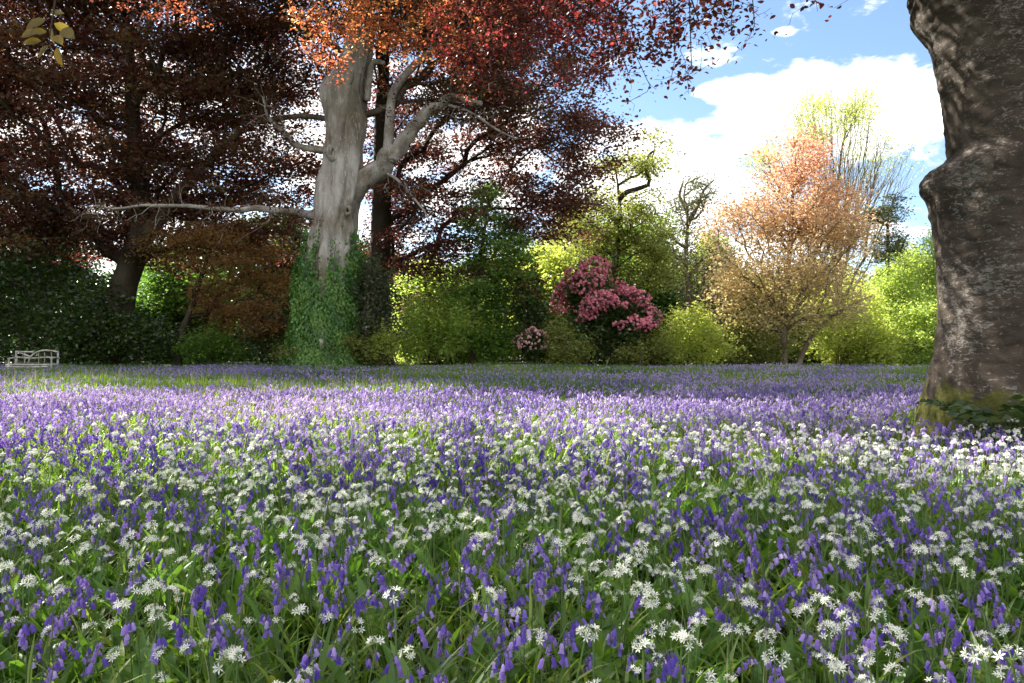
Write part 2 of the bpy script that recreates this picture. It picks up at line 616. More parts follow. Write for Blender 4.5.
def edges_mesh(mb, P, par, r, skip=0, sides=5, mat=0, rnd=0.5):
    idx = np.arange(len(P))
    idx = idx[(par >= 0) & (idx >= skip)]
    a, b = P[par[idx]], P[idx]
    ra = np.minimum(r[par[idx]], r[idx] * 1.25)
    rb = r[idx]
    d = unit(b - a)
    ref = np.where(np.abs(d[:, 2:3]) > 0.9, np.array([[1.0, 0, 0]]), np.array([[0, 0, 1.0]]))
    x = unit(np.cross(ref, d))
    y = np.cross(d, x)
    th = np.arange(sides) * 2 * math.pi / sides
    c, s_ = np.cos(th)[None, :, None], np.sin(th)[None, :, None]
    ring = c * x[:, None] + s_ * y[:, None]
    A = a[:, None] - d[:, None] * (ra[:, None, None] * .3) + ring * ra[:, None, None]
    B = b[:, None] + ring * rb[:, None, None]
    V = np.concatenate([A, B], 1)
    N = len(idx)
    j = np.arange(sides)
    q = np.stack([j, (j + 1) % sides, (j + 1) % sides + sides, j + sides], -1)
    Q = (q[None] + (np.arange(N) * 2 * sides)[:, None, None]).reshape(-1, 4)
    mb.add(V.reshape(-1, 3), None, Q, mat, rnd)


LEAF4 = MB()
LEAF4.add([(0, 0, 0), (.30, .45, .06), (0, 1, -.05), (-.30, .45, .06)], None, [(0, 1, 2, 3)])
LEAF4.R[0] = np.array([.5, .5, .5, .5])
LEAF8 = MB()
LEAF8.add([(0, 0, 0), (0, .35, -.02), (0, .7, -.03), (0, 1, -.10), (.24, .2, .05), (.31, .5, .06), (.17, .8, .0), (-.24, .2, .05), (-.31, .5, .06), (-.17, .8, .0)],
          [(0, 4, 1), (2, 6, 3), (0, 1, 7), (2, 3, 9)], [(1, 4, 5, 2), (1, 2, 8, 7)])
LEAF8.T.append(np.array([(2, 5, 6), (2, 9, 8)]))
LEAF8.mt.append(np.array([0, 0]))
NEEDLE = MB()
NEEDLE.add([(0, 0, 0), (.12, .5, .03), (0, 1, 0), (-.12, .5, .03)], None, [(0, 1, 2, 3)])


def leaves(mb, tips, per, spread, size, flat=0.5, tpl=LEAF4, rng=RNG, up=0.8, rnd_lo=0, rnd_hi=1, droop=0.2, rndf=None, keep=None, mat=None):
    K = len(tips)
    if K == 0:
        return
    N = K * per
    base = np.repeat(tips, per, axis=0)
    clump = np.repeat(rng.uniform(0, 1, K), per)
    off = rng.normal(0, 1, (N, 3)) * spread
    off[:, 2] *= flat
    P = base + off
    hd = rng.normal(0, 1, (N, 3))
    hd[:, 2] = hd[:, 2] * 0.35 - droop
    nrm = rng.normal(0, 1, (N, 3)) * (1 - up) + np.array([0, 0, up])
    M = frames(hd, nrm)
    S = size * rng.uniform(0.45, 1.45, N)
    f = 0.55 * clump + 0.45 * rng.uniform(0, 1, N)
    f = rnd_lo + (rnd_hi - rnd_lo) * f
    if rndf is not None:
        f = rndf(P, f)
    if keep is not None:
        k = keep(P)
        P, M, S, f = P[k], M[k], S[k], f[k]
    mb.inst(tpl, P, M, S, f)


BN1, BN2 = SineNoise(1.9, 801), SineNoise(.7, 802)


def blob_points(blobs, K, shell=0.35, rng=RNG, gap=None, gapthr=-0.35):
    """blobs: (centre xyz, radii xyz). points crowd toward each ellipsoid's skin"""
    vol = np.array([r[0] * r[1] * r[2] for c, r in blobs]) ** 0.8
    out = []
    tot = 0
    while tot < K:
        which = rng.choice(len(blobs), K, p=vol / vol.sum())
        d = unit(rng.normal(size=(K, 3)))
        rad = rng.uniform(0, 1, K) ** shell
        C = np.array([b[0] for b in blobs])[which]
        Rr = np.array([b[1] for b in blobs])[which]
        q_ = C + d * Rr
        f_ = np.clip(1 + .30 * BN1(q_) + .16 * BN2(q_), .45, 1.5)
        p = C + d * (rad * f_)[:, None] * Rr
        ok = p[:, 2] > 0.1
        if gap is not None:
            ok &= gap(p) > gapthr
        p = p[ok]
        out.append(p)
        tot += len(p)
    return np.concatenate(out)[:K]


def pb(px, py, rx, ry, Y, dY=0.0, dep=None):
    """ellipsoid given by where it lies in the view at depth Y"""
    s_ = (Y + dY) / FPX
    return (at(px, py, Y + dY), np.array([rx * s_, dep if dep else (rx + ry) * 0.5 * s_, ry * s_]))


def lobes(blobs, rng, n=4):
    """smaller clumps standing out of the main ones, for an uneven outline"""
    out = [(c, r * np.array([.86, .9, .86])) for c, r in blobs]
    for c, r in blobs:
        for _ in range(n):
            d = unit(rng.normal(size=3) + [0, 0, .25])
            out.append((c + d * r * .85, r * rng.uniform(.22, .42)))
    return out


def tree(name, label, trunk, rtrunk, blobs, K, per, spread, size, leaf, bark='dark_bark', cat='tree', group=None, rtip=0.012, bf=0.35, jit=0.12, flat=0.45,
         shell=0.35, gapscale=2.5, gapthr=-0.3, seed=1, limbs=(), tpl=LEAF4, sag=0.0, up=0.75, rndf=None, crown='crown', per_lo=0, per_hi=1, ex=0.5, seg=0.7, droop=.2, flare=1.5,
         keep=None, extra=None, dead=0.0):
    rng = np.random.default_rng(seed)
    up = up * .5
    if per > 1:
        per = int(per * 1.5)
        size = size * 1.2
    if len(blobs) < 8:
        blobs = lobes(blobs, rng)
    trunk = [np.asarray(p, float) for p in trunk]
    trunk[0] = np.array([trunk[0][0], trunk[0][1], float(gz(trunk[0][0], trunk[0][1])) - 0.25])
    root = thing(name, (trunk[0][0], trunk[0][1], trunk[0][2] + .25), label, cat, group)
    nT = max(8, int(len(trunk) * 5))
    TP = curve(trunk, nT)
    tb = MB()
    sn = SineNoise(1.4, seed + 5)
    u = np.linspace(0, 1, nT)
    TR = rtrunk * (1 - 0.75 * u ** 1.2) * (1 + (flare - 1) * np.exp(-u * nT / 1.6))

    ringtube(tb, TP, TR, 12, prof=lambda k, th: 1 + 0.10 * np.sin(3 * th + k * .35 + seed) + 0.06 * np.sin(5 * th - k * .5))
    starts = TP
    for lm, r0, r1 in limbs:
        LP = curve(lm, 12)
        ringtube(tb, LP, np.linspace(r0, r1, 12), 8, prof=lambda k, th: 1 + 0.08 * np.sin(3 * th + k))
        starts = np.concatenate([starts, LP])
    A = blob_points(blobs, K, shell, rng, SineNoise(gapscale, seed + 11), gapthr)
    if keep is not None:
        A = A[keep(A)]
    S0 = starts[int(nT * 0.25):]
    P, par, tips = grow(S0, A, bf, seg, sag, jit, rng)
    # start nodes of limbs are roots of their own
    r = radii(P, par, tips, rtip, ex, rmax=rtrunk * 0.55)
    edges_mesh(tb, P, par, r, skip=len(S0), sides=5 if rtip > .01 else 4)
    tb.build('trunk', bark, root, smooth=True)
    lb = MB()
    tp = P[tips]
    if dead:
        tp = tp[rng.uniform(0, 1, len(tp)) > dead]
    leaves(lb, tp, per, spread, size, flat, tpl, rng, up, per_lo, per_hi, rndf=rndf, droop=droop, keep=keep)
    if extra:
        extra(lb, P, par, tips, rng)
    lb.build(crown, leaf, root)
    return root


def bush(name, label, px, blobs, Y, n, size, leaf, seed, cat='shrub', group=None, spread=0.12, flat=0.8, up=0.5, shell=0.22, bloom=None, stems=6, bark='brown_bark', tpl=LEAF4, gapscale=1.3, gapthr=-0.45):
    """domed shrub: blobs in view coordinates, n clumps, stems rising to them, optional bloom=(mat, count, size, keep function)"""
    rng = np.random.default_rng(seed)
    x = (px - 512) / FPX * Y
    g = float(gz(x, Y))
    root = thing(name, (x, Y, g), label, cat, group)
    B = lobes([pb(*b) for b in blobs], rng, 5)
    A = blob_points(B, n, shell, rng, SineNoise(gapscale * .7, seed), max(gapthr, -.22))
    spread = spread * 1.35
    lb = MB()
    size = size * 1.3
    leaves(lb, A, 7, spread, size, flat, tpl, rng, up)
    nsh = max(10, n // 22)
    o_ = A[rng.choice(len(A), nsh)]
    cc = np.mean(A, axis=0)
    dr = unit((o_ - cc) * [1, .6, .6] + [0, 0, .9] + rng.normal(0, .35, (nsh, 3)))
    ln = rng.uniform(.35, .95, nsh)
    sh = (o_[:, None] + dr[:, None] * (ln[:, None] * np.linspace(0, 1, 7)[None])[..., None]).reshape(-1, 3)
    leaves(lb, sh, 4, spread * .35, size, 1.0, tpl, rng, up)
    sub = A[rng.choice(len(A), min(len(A), stems * 9), replace=False)]
    st = []
    tb = MB()
    for k in range(stems):
        a = np.array([x + rng.normal(0, .25), Y + rng.normal(0, .2), g - .1])
        part = sub[k::stems]
        P, par, tips = grow(np.array([a, a + [0, 0, .5]]), part, .3, .5, 0, .12, rng)
        r = radii(P, par, tips, .009, .55)
        edges_mesh(tb, P, par, r, 0, 5)
    tb.build('stem', bark, root, smooth=True)
    lb.build('foliage', leaf, root)
    if bloom:
        mat, cnt, bs, keepf = bloom
        D = blob_points(B, cnt * 7, 0.03, rng)
        # only blossoms on the outer skin, never inside another lobe
        ins = np.zeros(len(D), bool)
        for c, r_ in B:
            ins |= (((D - c) / r_) ** 2).sum(1) < 0.80
        D = D[~ins]
        D = D[keepf(D, rng)][:cnt]
        bb = MB()
        N = len(D)
        per = 12
        C = np.repeat(D, per, axis=0)
        dv = unit(rng.normal(size=(N * per, 3)) + np.array([0, -.25, .35]))
        cl = np.repeat(rng.uniform(0, 1, N), per)
        M = frames(unit(np.cross(dv, rng.normal(size=dv.shape))), dv)
        bb.inst(PETAL, C + dv * bs * 0.55, M, bs * rng.uniform(.6, 1.0, N * per), .6 * cl + .4 * rng.uniform(0, 1, N * per))
        bb.build('blossom', mat, root)
    return root


PETAL = MB()
PETAL.add([(-.5, -.5, -.15), (.5, -.5, -.15), (.62, .3, .0), (0, .7, -.1), (-.62, .3, .0), (0, 0, .12)],
          [(0, 1, 5), (1, 2, 5), (2, 3, 5), (3, 4, 5), (4, 0, 5)])

# ------------------------------------------------------------------ ground
gb = MB()
gx = np.concatenate([-np.geomspace(900, 40, 12), np.arange(-36, 36.1, 0.75), np.geomspace(40, 900, 12)])
gy = np.concatenate([-np.geomspace(900, 12, 10), np.arange(-9, 60.1, 0.75), np.geomspace(64, 1500, 14)])
XX, YY = np.meshgrid(gx, gy)
ZZ = gz(XX, YY)
nx = len(gx)
i, j = np.meshgrid(np.arange(len(gy) - 1), np.arange(nx - 1), indexing='ij')
a = i * nx + j
gb.add(np.stack([XX, YY, ZZ], -1).reshape(-1, 3), None, np.stack([a, a + 1, a + nx + 1, a + nx], -1).reshape(-1, 4))
tag(gb.build('ground', 'meadow_soil', smooth=True), kind='structure')

exec_field = True


# ------------------------------------------------------------------ flowers: templates
def strap(L, w, bend, n=4, lean=0.3, twist=0.0, rnd=.5, mat=0, fold=0.15, tipw=0.05, belly=0.45):
    """arching leaf: starts upright, bends over toward +Y. returns V,Q"""
    V = []
    ang_ = lean
    p = np.array([0.0, 0.0, 0.0])
    st = L / n
    for k in range(n + 1):
        f = k / n
        ww = w * (0.45 + 0.55 * math.sin(math.pi * min(1, f / belly) * .5)) if f < belly else w * max(tipw, math.cos((f - belly) / (1 - belly) * math.pi / 2))
        c = np.array([math.cos(twist * f), math.sin(twist * f), 0])
        nr = np.array([0, -math.cos(ang_), math.sin(ang_)]) * fold * ww
        V += [p - c * ww + nr, p.copy(), p + c * ww + nr]
        p = p + np.array([0, math.sin(ang_), math.cos(ang_)]) * st
        ang_ += bend / n
    Q = []
    for k in range(n):
        b = k * 3
        Q += [(b, b + 1, b + 4, b + 3), (b + 1, b + 2, b + 5, b + 4)]
    return np.array(V), Q


def bell(seg, L, r):
    """hanging bell along -Z from the origin with recurved tips"""
    prof = [(0.25, 0), (0.85, .22), (0.85, .6), (1.05, .84), (1.6, 1.0)] if seg >= 6 else [(0.35, 0), (0.95, .4), (1.55, 1.0)]
    V = []
    for k, (rr, z) in enumerate(prof):
        for q in range(seg):
            a_ = 2 * math.pi * q / seg
            last = k == len(prof) - 1
            f = 1.0
            if last and seg >= 6:
                f = 1.0 if q % 2 == 0 else 0.55
            V.append((math.cos(a_) * rr * r * f, math.sin(a_) * rr * r * f, -z * L + (0.06 * L if last and q % 2 and seg >= 6 else 0)))
    Q = []
    for k in range(len(prof) - 1):
        for q in range(seg):
            b_ = k * seg
            Q.append((b_ + q, b_ + (q + 1) % seg, b_ + seg + (q + 1) % seg, b_ + seg + q))
    return np.array(V), Q


def rx(a_):
    c, s_ = math.cos(a_), math.sin(a_)
    return np.array([[1, 0, 0], [0, c, -s_], [0, s_, c]])


def rzm(a_):
    c, s_ = math.cos(a_), math.sin(a_)
    return np.array([[c, -s_, 0], [s_, c, 0], [0, 0, 1]])


def bluebell(rng, lod):
    """returns (stem MB, blossom MB, foliage MB); origin on the soil"""
    H = rng.uniform(.27, .40)
    stem, blo, fol = MB(), MB(), MB()
    n = 7 if lod == 0 else (4 if lod == 1 else 2)
    arch = rng.uniform(.025, .07)
    lean = rng.uniform(-.04, .08)

    def pt(f):
        over = max(0, f - .62) / .38
        return np.array([0, lean * f + arch * over ** 1.7, H * (f if f < .8 else .8 + (f - .8) * (1 - .45 * (f - .8) / .2))])
    pts = np.array([pt(k / n) for k in range(n + 1)])
    ringtube(stem, pts, np.linspace(.0024, .0012, n + 1) * (1 if lod < 2 else 1.6), 4 if lod == 0 else 3, rnd=.3, cap=False)
    nb = int(rng.integers(5, 11)) if lod == 0 else (int(rng.integers(6, 9)) if lod == 1 else 4)
    sc = 1.0 if lod == 0 else (1.02 if lod == 1 else 1.7)
    V0, Q0 = bell(6 if lod == 0 else (4 if lod == 1 else 3), .0215 * sc, .0060 * sc)
    for k in range(nb):
        f = .76 + .24 * (k + .5) / nb
        p = pt(f)
        ph = rng.normal(0, .9) + (math.pi if k % 3 == 0 and f < .8 else 0)
        out = np.array([math.sin(ph) * .013, abs(math.cos(ph)) * .011 + .003, -.003 - rng.uniform(0, .012)])
        q = p + out
        M = rzm(-ph * .7) @ rx(rng.uniform(.05, .55))
        V = V0 * rng.uniform(.8, 1.15) * (0.85 + .3 * (1 - (f - .6) / .4)) @ M.T + q
        blo.add(V, None, Q0, 0, rng.uniform(.1, .9))
        if lod == 0:
            ringtube(stem, [p, p + out * .6 + [0, 0, .004], q], [.001, .001, .0012], 3, rnd=.9, cap=False)
    for k in range({0: 4, 1: 2, 2: 1}[lod]):
        V, Q = strap(rng.uniform(.2, .33), rng.uniform(.005, .009), rng.uniform(.7, 1.9), {0: 6, 1: 3, 2: 2}[lod], rng.uniform(.1, .5), rng.normal(0, .5))
        V = V @ rzm(rng.uniform(0, 6.28)).T
        fol.add(V, None, Q, 0, rng.uniform(0, 1))
    return stem, blo, fol


def garlic(rng, lod):
    H = rng.uniform(.26, .38)
    stem, blo, fol = MB(), MB(), MB()
    lean = rng.uniform(0, .06)
    n = 4 if lod == 0 else 2
    pts = np.array([[0, lean * (k / n) ** 2, H * k / n] for k in range(n + 1)])
    ringtube(stem, pts, [.0022 * (1 if lod < 2 else 1.5)] * (n + 1), 4 if lod == 0 else 3, rnd=.5, cap=False)
    top = pts[-1]
    nf = int(rng.integers(6, 14)) if lod == 0 else (9 if lod == 1 else 4)
    R = rng.uniform(.017, .027)
    for k in range(nf):
        d = rng.normal(size=3)
        d[2] = abs(d[2]) * .9 + .12
        d = unit(d)
        c = top + d * R * rng.uniform(.75, 1.1)
        if lod == 0:
            ringtube(stem, [top, (top + c) / 2 + [0, 0, .002], c], [.0008] * 3, 3, rnd=.6, cap=False)
        # six petalled star facing outward
        fd = unit(d + rng.normal(0, .25, 3))
        x = unit(np.cross(fd, [0.3, .2, 1.0]))
        y = np.cross(fd, x)
        pl = rng.uniform(.010, .0142) * (1 if lod == 0 else (1.08 if lod == 1 else 1.9))
        V, T = [], []
        npet = 6 if lod == 0 else (4 if lod == 1 else 2)
        a0 = rng.uniform(0, 6)
        for q in range(npet):
            a_ = a0 + q * 2 * math.pi / npet
            u_ = x * math.cos(a_) + y * math.sin(a_)
            w_ = x * -math.sin(a_) + y * math.cos(a_)
            wd = .15 if lod == 0 else .30
            b_ = len(V)
            V += [c, c + u_ * pl * .55 + w_ * pl * wd + fd * pl * .28, c + u_ * pl + fd * pl * .35, c + u_ * pl * .55 - w_ * pl * wd + fd * pl * .28]
            T.append((b_, b_ + 1, b_ + 2, b_ + 3))
        blo.add(V, None, T, 0, rng.uniform(.1, .9))
    for k in range({0: 3, 1: 1, 2: 0}[lod]):
        V, Q = strap(rng.uniform(.16, .26), rng.uniform(.016, .027), rng.uniform(.8, 1.8), {0: 6, 1: 3, 2: 2}[lod], rng.uniform(.15, .6), rng.normal(0, .3), fold=.25)
        V = V @ rzm(rng.uniform(0, 6.28)).T
        fol.add(V, None, Q, 0, rng.uniform(0, 1))
    if lod == 2:
        fol.add([(0, 0, 0), (.001, 0, 0), (0, 0, .001)], [(0, 1, 2)])
    return stem, blo, fol


def joined(parts):
    """one template from stem, blossom, foliage with three material slots"""
    mb = MB()
    for k, p in enumerate(parts):
        V, R, T, Q, mt, mq = p.data()
        mb.add(V, T, Q, k, R)
    return mb


rngT = np.random.default_rng(21)
BLUE = [[bluebell(rngT, l) for _ in range(nv)] for l, nv in ((0, 12), (1, 10), (2, 8))]
GARL = [[garlic(rngT, l) for _ in range(nv)] for l, nv in ((0, 12), (1, 10), (2, 6))]
patchA = SineNoise(1.1, 3)
patchB = SineNoise(3.2, 4)
patchC = SineNoise(0.55, 5)
TRUNK_R = (5.55, 8.0, 1.35)


def scatter(dens, y0, y1, rng):
    """dens(x,y)->per square metre (max given by dens.top); returns N,2"""
    w1 = 0.80 * y1 + 1.6
    n = int(dens.top * (y1 - y0) * 2 * w1)
    x = rng.uniform(-w1, w1, n)
    y = rng.uniform(y0, y1, n)
    ok = (np.abs(x) < 0.80 * y + 1.6) & (rng.uniform(0, dens.top, n) < dens(x, y))
    ok &= (x - TRUNK_R[0]) ** 2 + (y - TRUNK_R[1]) ** 2 > TRUNK_R[2] ** 2
    return np.stack([x[ok], y[ok]], 1)


def ss(a_, b_, v):
    t_ = np.clip((v - a_) / (b_ - a_), 0, 1)
    return t_ * t_ * (3 - 2 * t_)


class Dens:
    def __init__(s, top, f):
        s.top, s.f = top, f

    def __call__(s, x, y):
        P = np.stack([x, y, np.zeros_like(x)], 1)
        return s.f(x, y, P)


def f_blue(x, y, P):
    base = 58 + 12 * ss(2.5, 5.5, y) + 58 * ss(6.0, 8.5, y) - 74 * ss(13.5, 17, y)
    right = 1 + .35 * ss(-1, 2, x) * (1 - ss(5, 8, y))
    pat = 1 + .55 * patchA(P) * (1 - .6 * ss(6, 9, y)) + .3 * patchB(P)
    back = 1 - .65 * ss(17, 21, y) * np.clip(patchB(P * [.5, 1.2, 1]) + .2, 0, 1)
    return np.clip(base * right * pat * back, 2, 150)


def f_garl(x, y, P):
    base = 104 - 62 * ss(2.6, 4.8, y) - 34 * ss(5.6 + .5 * ss(0, 3, x), 7.0 + .5 * ss(0, 3, x), y) - 12 * ss(8, 10.5, y)
    base = base + 22 * ss(.5, 3, x) * ss(3.5, 4.5, y) * (1 - ss(6.6, 7.8, y)) - 4 * ss(0, 1.5, x) * (1 - ss(2.6, 3.6, y))
    pat = 1 - .5 * patchA(P) + .3 * patchB(P + 7) + .55 * patchC(P)
    return np.clip(base * pat, 0, 130)


rngF = np.random.default_rng(33)


def place(templates, XY, rng, H=None):
    """per position: template id, rotation, scale"""
    n = len(XY)
    k = rng.integers(0, len(templates), n)
    a_ = rng.uniform(0, 6.283, n)
    tl = rng.normal(0, .10, n)
    s_ = rng.uniform(.70, 1.10, n)
    return k, a_, tl, s_


def field(name, tset, dens, mats, label, cat, bands, indiv, parts, group, n_ind=300):
    allm = MB()
    done = 0
    for (y0, y1, lod, mul, smul) in bands:
        d = Dens(dens.top * mul, lambda x, y, P, m_=mul: dens.f(x, y, P) * m_)
        XY = scatter(d, y0, y1, rngF)
        k, a_, tl, s_ = place(tset[lod], XY, rngF)
        s_ = s_ * smul
        P = np.stack([XY[:, 0], XY[:, 1], gz(XY[:, 0], XY[:, 1]) - .01], 1)
        rn = np.clip(.48 + .26 * ss(6.5, 9.5, P[:, 1]) + .18 * patchB(P + 3) + rngF.normal(0, .2, len(P)), 0, 1)  # paler beyond the near rows: brightness of the sunlit band put into petal colour
        sel = np.zeros(len(P), bool)
        if done < n_ind:
            # heads that fall inside the picture, nearest first
            zt = P[:, 2] + .34 * s_
            px = 512 + FPX * P[:, 0] / P[:, 1]
            py = HZ + FPX * (EYE - zt) / P[:, 1]
            ok = np.where((px > -4) & (px < 1028) & (py < 694))[0]
            ok = ok[np.argsort(P[ok, 1])][:n_ind - done]
            sel[ok] = True
            protos = {}
            for i_ in ok:
                v = int(k[i_])
                first = v not in protos
                if first:
                    ms = []
                    for pn, prt, mt_ in zip(parts, tset[lod][v], mats):
                        ms.append(prt.mesh(pn, [mt_], smooth=pn == 'stem'))
                    protos[v] = ms
                e = thing(name, P[i_], label, cat, group)
                e.rotation_euler = (0, 0, float(a_[i_]))
                e.scale = (float(s_[i_]),) * 3
                e.rotation_euler.x = float(tl[i_]) * .6
                e.rotation_euler.y = float(tl[i_]) * .5
                for pn, me in zip(parts, protos[v]):
                    c = bpy.data.objects.new(pn, me)
                    COL.objects.link(c)
                    c.parent = e
                done += 1
        rest = ~sel
        for v in range(len(tset[lod])):
            q = np.where(rest & (k == v))[0]
            if len(q):
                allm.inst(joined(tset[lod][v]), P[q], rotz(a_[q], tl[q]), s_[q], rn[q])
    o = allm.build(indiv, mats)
    return o


BANDS = [(0.75, 4.6, 0, 1.0, 1.0), (4.6, 10.5, 1, 1.0, 1.0), (10.5, 34.0, 2, .95, 1.0)]
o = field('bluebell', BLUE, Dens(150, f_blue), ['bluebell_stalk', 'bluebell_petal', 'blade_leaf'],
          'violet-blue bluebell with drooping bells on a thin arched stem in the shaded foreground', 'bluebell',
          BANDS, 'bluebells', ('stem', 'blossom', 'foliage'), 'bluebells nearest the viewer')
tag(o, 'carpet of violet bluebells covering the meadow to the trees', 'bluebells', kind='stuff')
o = field('wild_garlic', GARL, Dens(130, f_garl), ['garlic_stalk', 'garlic_petal', 'garlic_leaf'],
          'wild garlic stalk topped by a round head of white star flowers in the foreground', 'wild garlic',
          BANDS[:2] + [(10.5, 15.0, 2, 1.0, 1.0)], 'wild_garlic_drift', ('stem', 'blossom', 'foliage'), 'wild garlic nearest the viewer')
tag(o, 'drift of white wild garlic flowers mixed with bluebells behind the nearest ones', 'wild garlic', kind='stuff')


# grass, bluebell straps and loose leaves between the flowers
def blades():
    mb = MB()
    rng = rngF
    V0 = []

    def tset(n, Ls, ws, bends, seg, leans, fold=.2, mat=0):
        L_ = []
        for _ in range(n):
            V, Q = strap(rng.uniform(*Ls), rng.uniform(*ws), rng.uniform(*bends), seg, rng.uniform(*leans), rng.normal(0, .5), fold=fold)
            m_ = MB()
            m_.add(V, None, Q, mat, .5)
            L_.append(m_)
        return L_
    spec = [
        # y0,y1,density,templates,patchy
        (.75, 4.6, 300, tset(8, (.16, .31), (.0035, .0085), (.7, 2.1), 5, (.1, .7)), 0),
        (.75, 4.6, 115, tset(8, (.17, .30), (.016, .028), (.5, 1.5), 5, (.1, .6), .3, 1), 1),
        (.75, 4.6, 120, tset(6, (.1, .3), (.0012, .002), (.1, .9), 3, (.0, .4)), 0),
        (.75, 4.6, 16, tset(6, (.34, .5), (.001, .0016), (.05, .4), 4, (.0, .25), .2, 2), 0),
        (4.6, 10.5, 240, tset(6, (.2, .36), (.006, .010), (.5, 1.7), 3, (.05, .5)), 0),
        (4.6, 9.5, 60, tset(6, (.16, .27), (.018, .03), (.6, 1.5), 3, (.1, .7), .3, 1), 1),
        (4.6, 10.5, 10, tset(6, (.36, .52), (.002, .003), (.05, .4), 3, (.0, .25), .2, 2), 0),
        (10.5, 34.5, 95, tset(6, (.2, .36), (.011, .018), (.4, 1.3), 2, (.05, .4)), 0),
        (13.5, 34.5, 150, tset(6, (.28, .44), (.010, .016), (.2, .9), 2, (.05, .3)), 2),
        (14.0, 26., 2.5, tset(6, (.5, .62), (.006, .010), (.1, .4), 2, (.0, .25), .2, 2), 0),
    ]
    for y0, y1, dn, ts, pt in spec:
        if pt == 1:
            d = Dens(dn * 1.8, lambda x, y, P: dn * (1 - .5 * patchA(P)))
        elif pt == 2:
            d = Dens(dn * 2.2, lambda x, y, P: dn * np.clip(patchB(P * [.5, 1.2, 1]) * 1.6 + .3, 0, 2.2))
        else:
            d = Dens(dn, lambda x, y, P: dn * np.ones(len(x)))
        XY = scatter(d, y0, y1, rng)
        k, a_, tl, s_ = place(ts, XY, rng)
        P = np.stack([XY[:, 0], XY[:, 1], gz(XY[:, 0], XY[:, 1]) - .01], 1)
        rn = np.clip(.42 + .25 * patchB(P + 9) + rng.normal(0, .24, len(P)), 0, 1)
        for v in range(len(ts)):
            q = np.where(k == v)[0]
            if len(q):
                mb.inst(ts[v], P[q], rotz(a_[q], tl[q]), s_[q], rn[q])
    return mb


tag(blades().build('grass', ['blade_leaf', 'garlic_leaf', 'tan_stalk']), 'green grass blades and strap leaves growing between the flowers', 'grass', kind='stuff')

# ------------------------------------------------------------------ the near trunk at the right with its crown over the frame
TX, TY = 5.50, 8.0
prof = [(-60, 905), (-20, 908), (0, 912), (15, 916), (30, 926), (60, 932), (100, 941), (130, 945), (150, 947), (158, 941), (166, 924), (178, 921), (192, 925), (215, 929), (240, 932), (270, 936),
        (300, 938), (330, 937), (355, 933), (380, 926), (400, 919), (420, 914), (440, 910), (455, 902)]
zz = np.array([EYE + (HZ - p[0]) / FPX * TY for p in prof])[::-1]
rr_ = np.array([math.hypot(TX, TY) * math.sin(math.atan2(TX, TY) - math.atan((p[1] - 512) / FPX)) for p in prof])[::-1] * 0.985
rootR = thing('beech_tree', (TX, TY, float(gz(TX, TY))), 'massive old beech trunk with flaking brown bark and mossy foot filling the right edge', 'tree')
nz_, ns_ = 240, 180
zc = np.concatenate([np.linspace(-.25, 5.3, nz_), np.linspace(5.4, 11, 24)])
rc = np.interp(zc, zz, rr_)
rc = np.where(zc < zz[0], rr_[0] + (zz[0] - zc) * .5, rc)
rc = np.where(zc > 5.3, np.interp(zc, [5.3, 11], [rr_[-1], .42]), rc)
th = np.arange(ns_) * 2 * math.pi / ns_
TH, ZC = np.meshgrid(th, zc)
gk = np.exp(-((zc[:, None] - zc[None]) / .55) ** 2) * np.gradient(zc)[None]
rc_s = (gk @ rc) / gk.sum(1)
wl = .38 + .62 * np.exp(-((TH - 2.6) / .75) ** 2)
RC = rc_s[:, None] + (rc - rc_s)[:, None] * wl
P3 = np.stack([np.cos(TH).ravel(), np.sin(TH).ravel(), (ZC * 0.55).ravel()], 1)
nA, nB, nC = SineNoise(.9, 61), SineNoise(.28, 62, 14), SineNoise(.11, 63, 18)
mod = (0.022 * nA(P3) + 0.006 * nB(P3 * [1, 1, 1.6]) + 0.0028 * nC(P3 * [1, 1, 2.5])).reshape(TH.shape)
# root buttresses at the foot; the collar ridge fades round the back
foot = np.exp(-np.clip(ZC, 0, 9) / .38)
mod += foot * 0.07 * np.sin(5 * TH + .8)
collar = np.exp(-((ZC - 2.95) / .10) ** 2)
mod += 0.03 * collar * np.sin(3 * TH + 2.2) * .8
mod -= 0.035 * np.exp(-((ZC - 3.12 - .10 * np.sin(TH * 2.3)) / .045) ** 2) * np.clip(.5 + .9 * np.sin(4 * TH + 1.2 + 2 * np.sin(TH)), 0, 1)
mod += .007 * SineNoise(.35, 64, 16)(P3 * [.8, .8, 4.5]).reshape(TH.shape) * ss(.3, 1.2, ZC)
for z_, t0_, a__, sz_, st_ in ((2.86, 2.75, .07, .13, .25), (2.80, 3.3, .04, .12, .25), (4.72, 2.6, .05, .2, .3), (2.0, 3.6, .02, .3, .4), (1.2, 4.4, .02, .35, .4), (3.9, 3.9, .02, .4, .3)):
    mod += a__ * np.exp(-((ZC - z_) / sz_) ** 2 - ((TH - t0_) / st_) ** 2)
# hollow seam running up the bark
mod -= 0.06 * np.exp(-((TH - 4.25 - .05 * np.sin(ZC * 2)) / .06) ** 2) * ss(1.2, 2.2, ZC) * (1 - ss(3.2, 4.4, ZC))
RC = RC * (1 + mod)
leanx = 0.0
Vv = np.stack([TX + np.cos(TH) * RC, TY + np.sin(TH) * RC, ZC + gz(TX, TY)], -1).reshape(-1, 3)
k_, j_ = np.meshgrid(np.arange(len(zc) - 1), np.arange(ns_), indexing='ij')
a_ = k_ * ns_ + j_
b_ = k_ * ns_ + (j_ + 1) % ns_
tb = MB()
tb.add(Vv, None, np.stack([a_, b_, b_ + ns_, a_ + ns_], -1).reshape(-1, 4))
tb.build('trunk', 'near_bark', rootR, smooth=True)


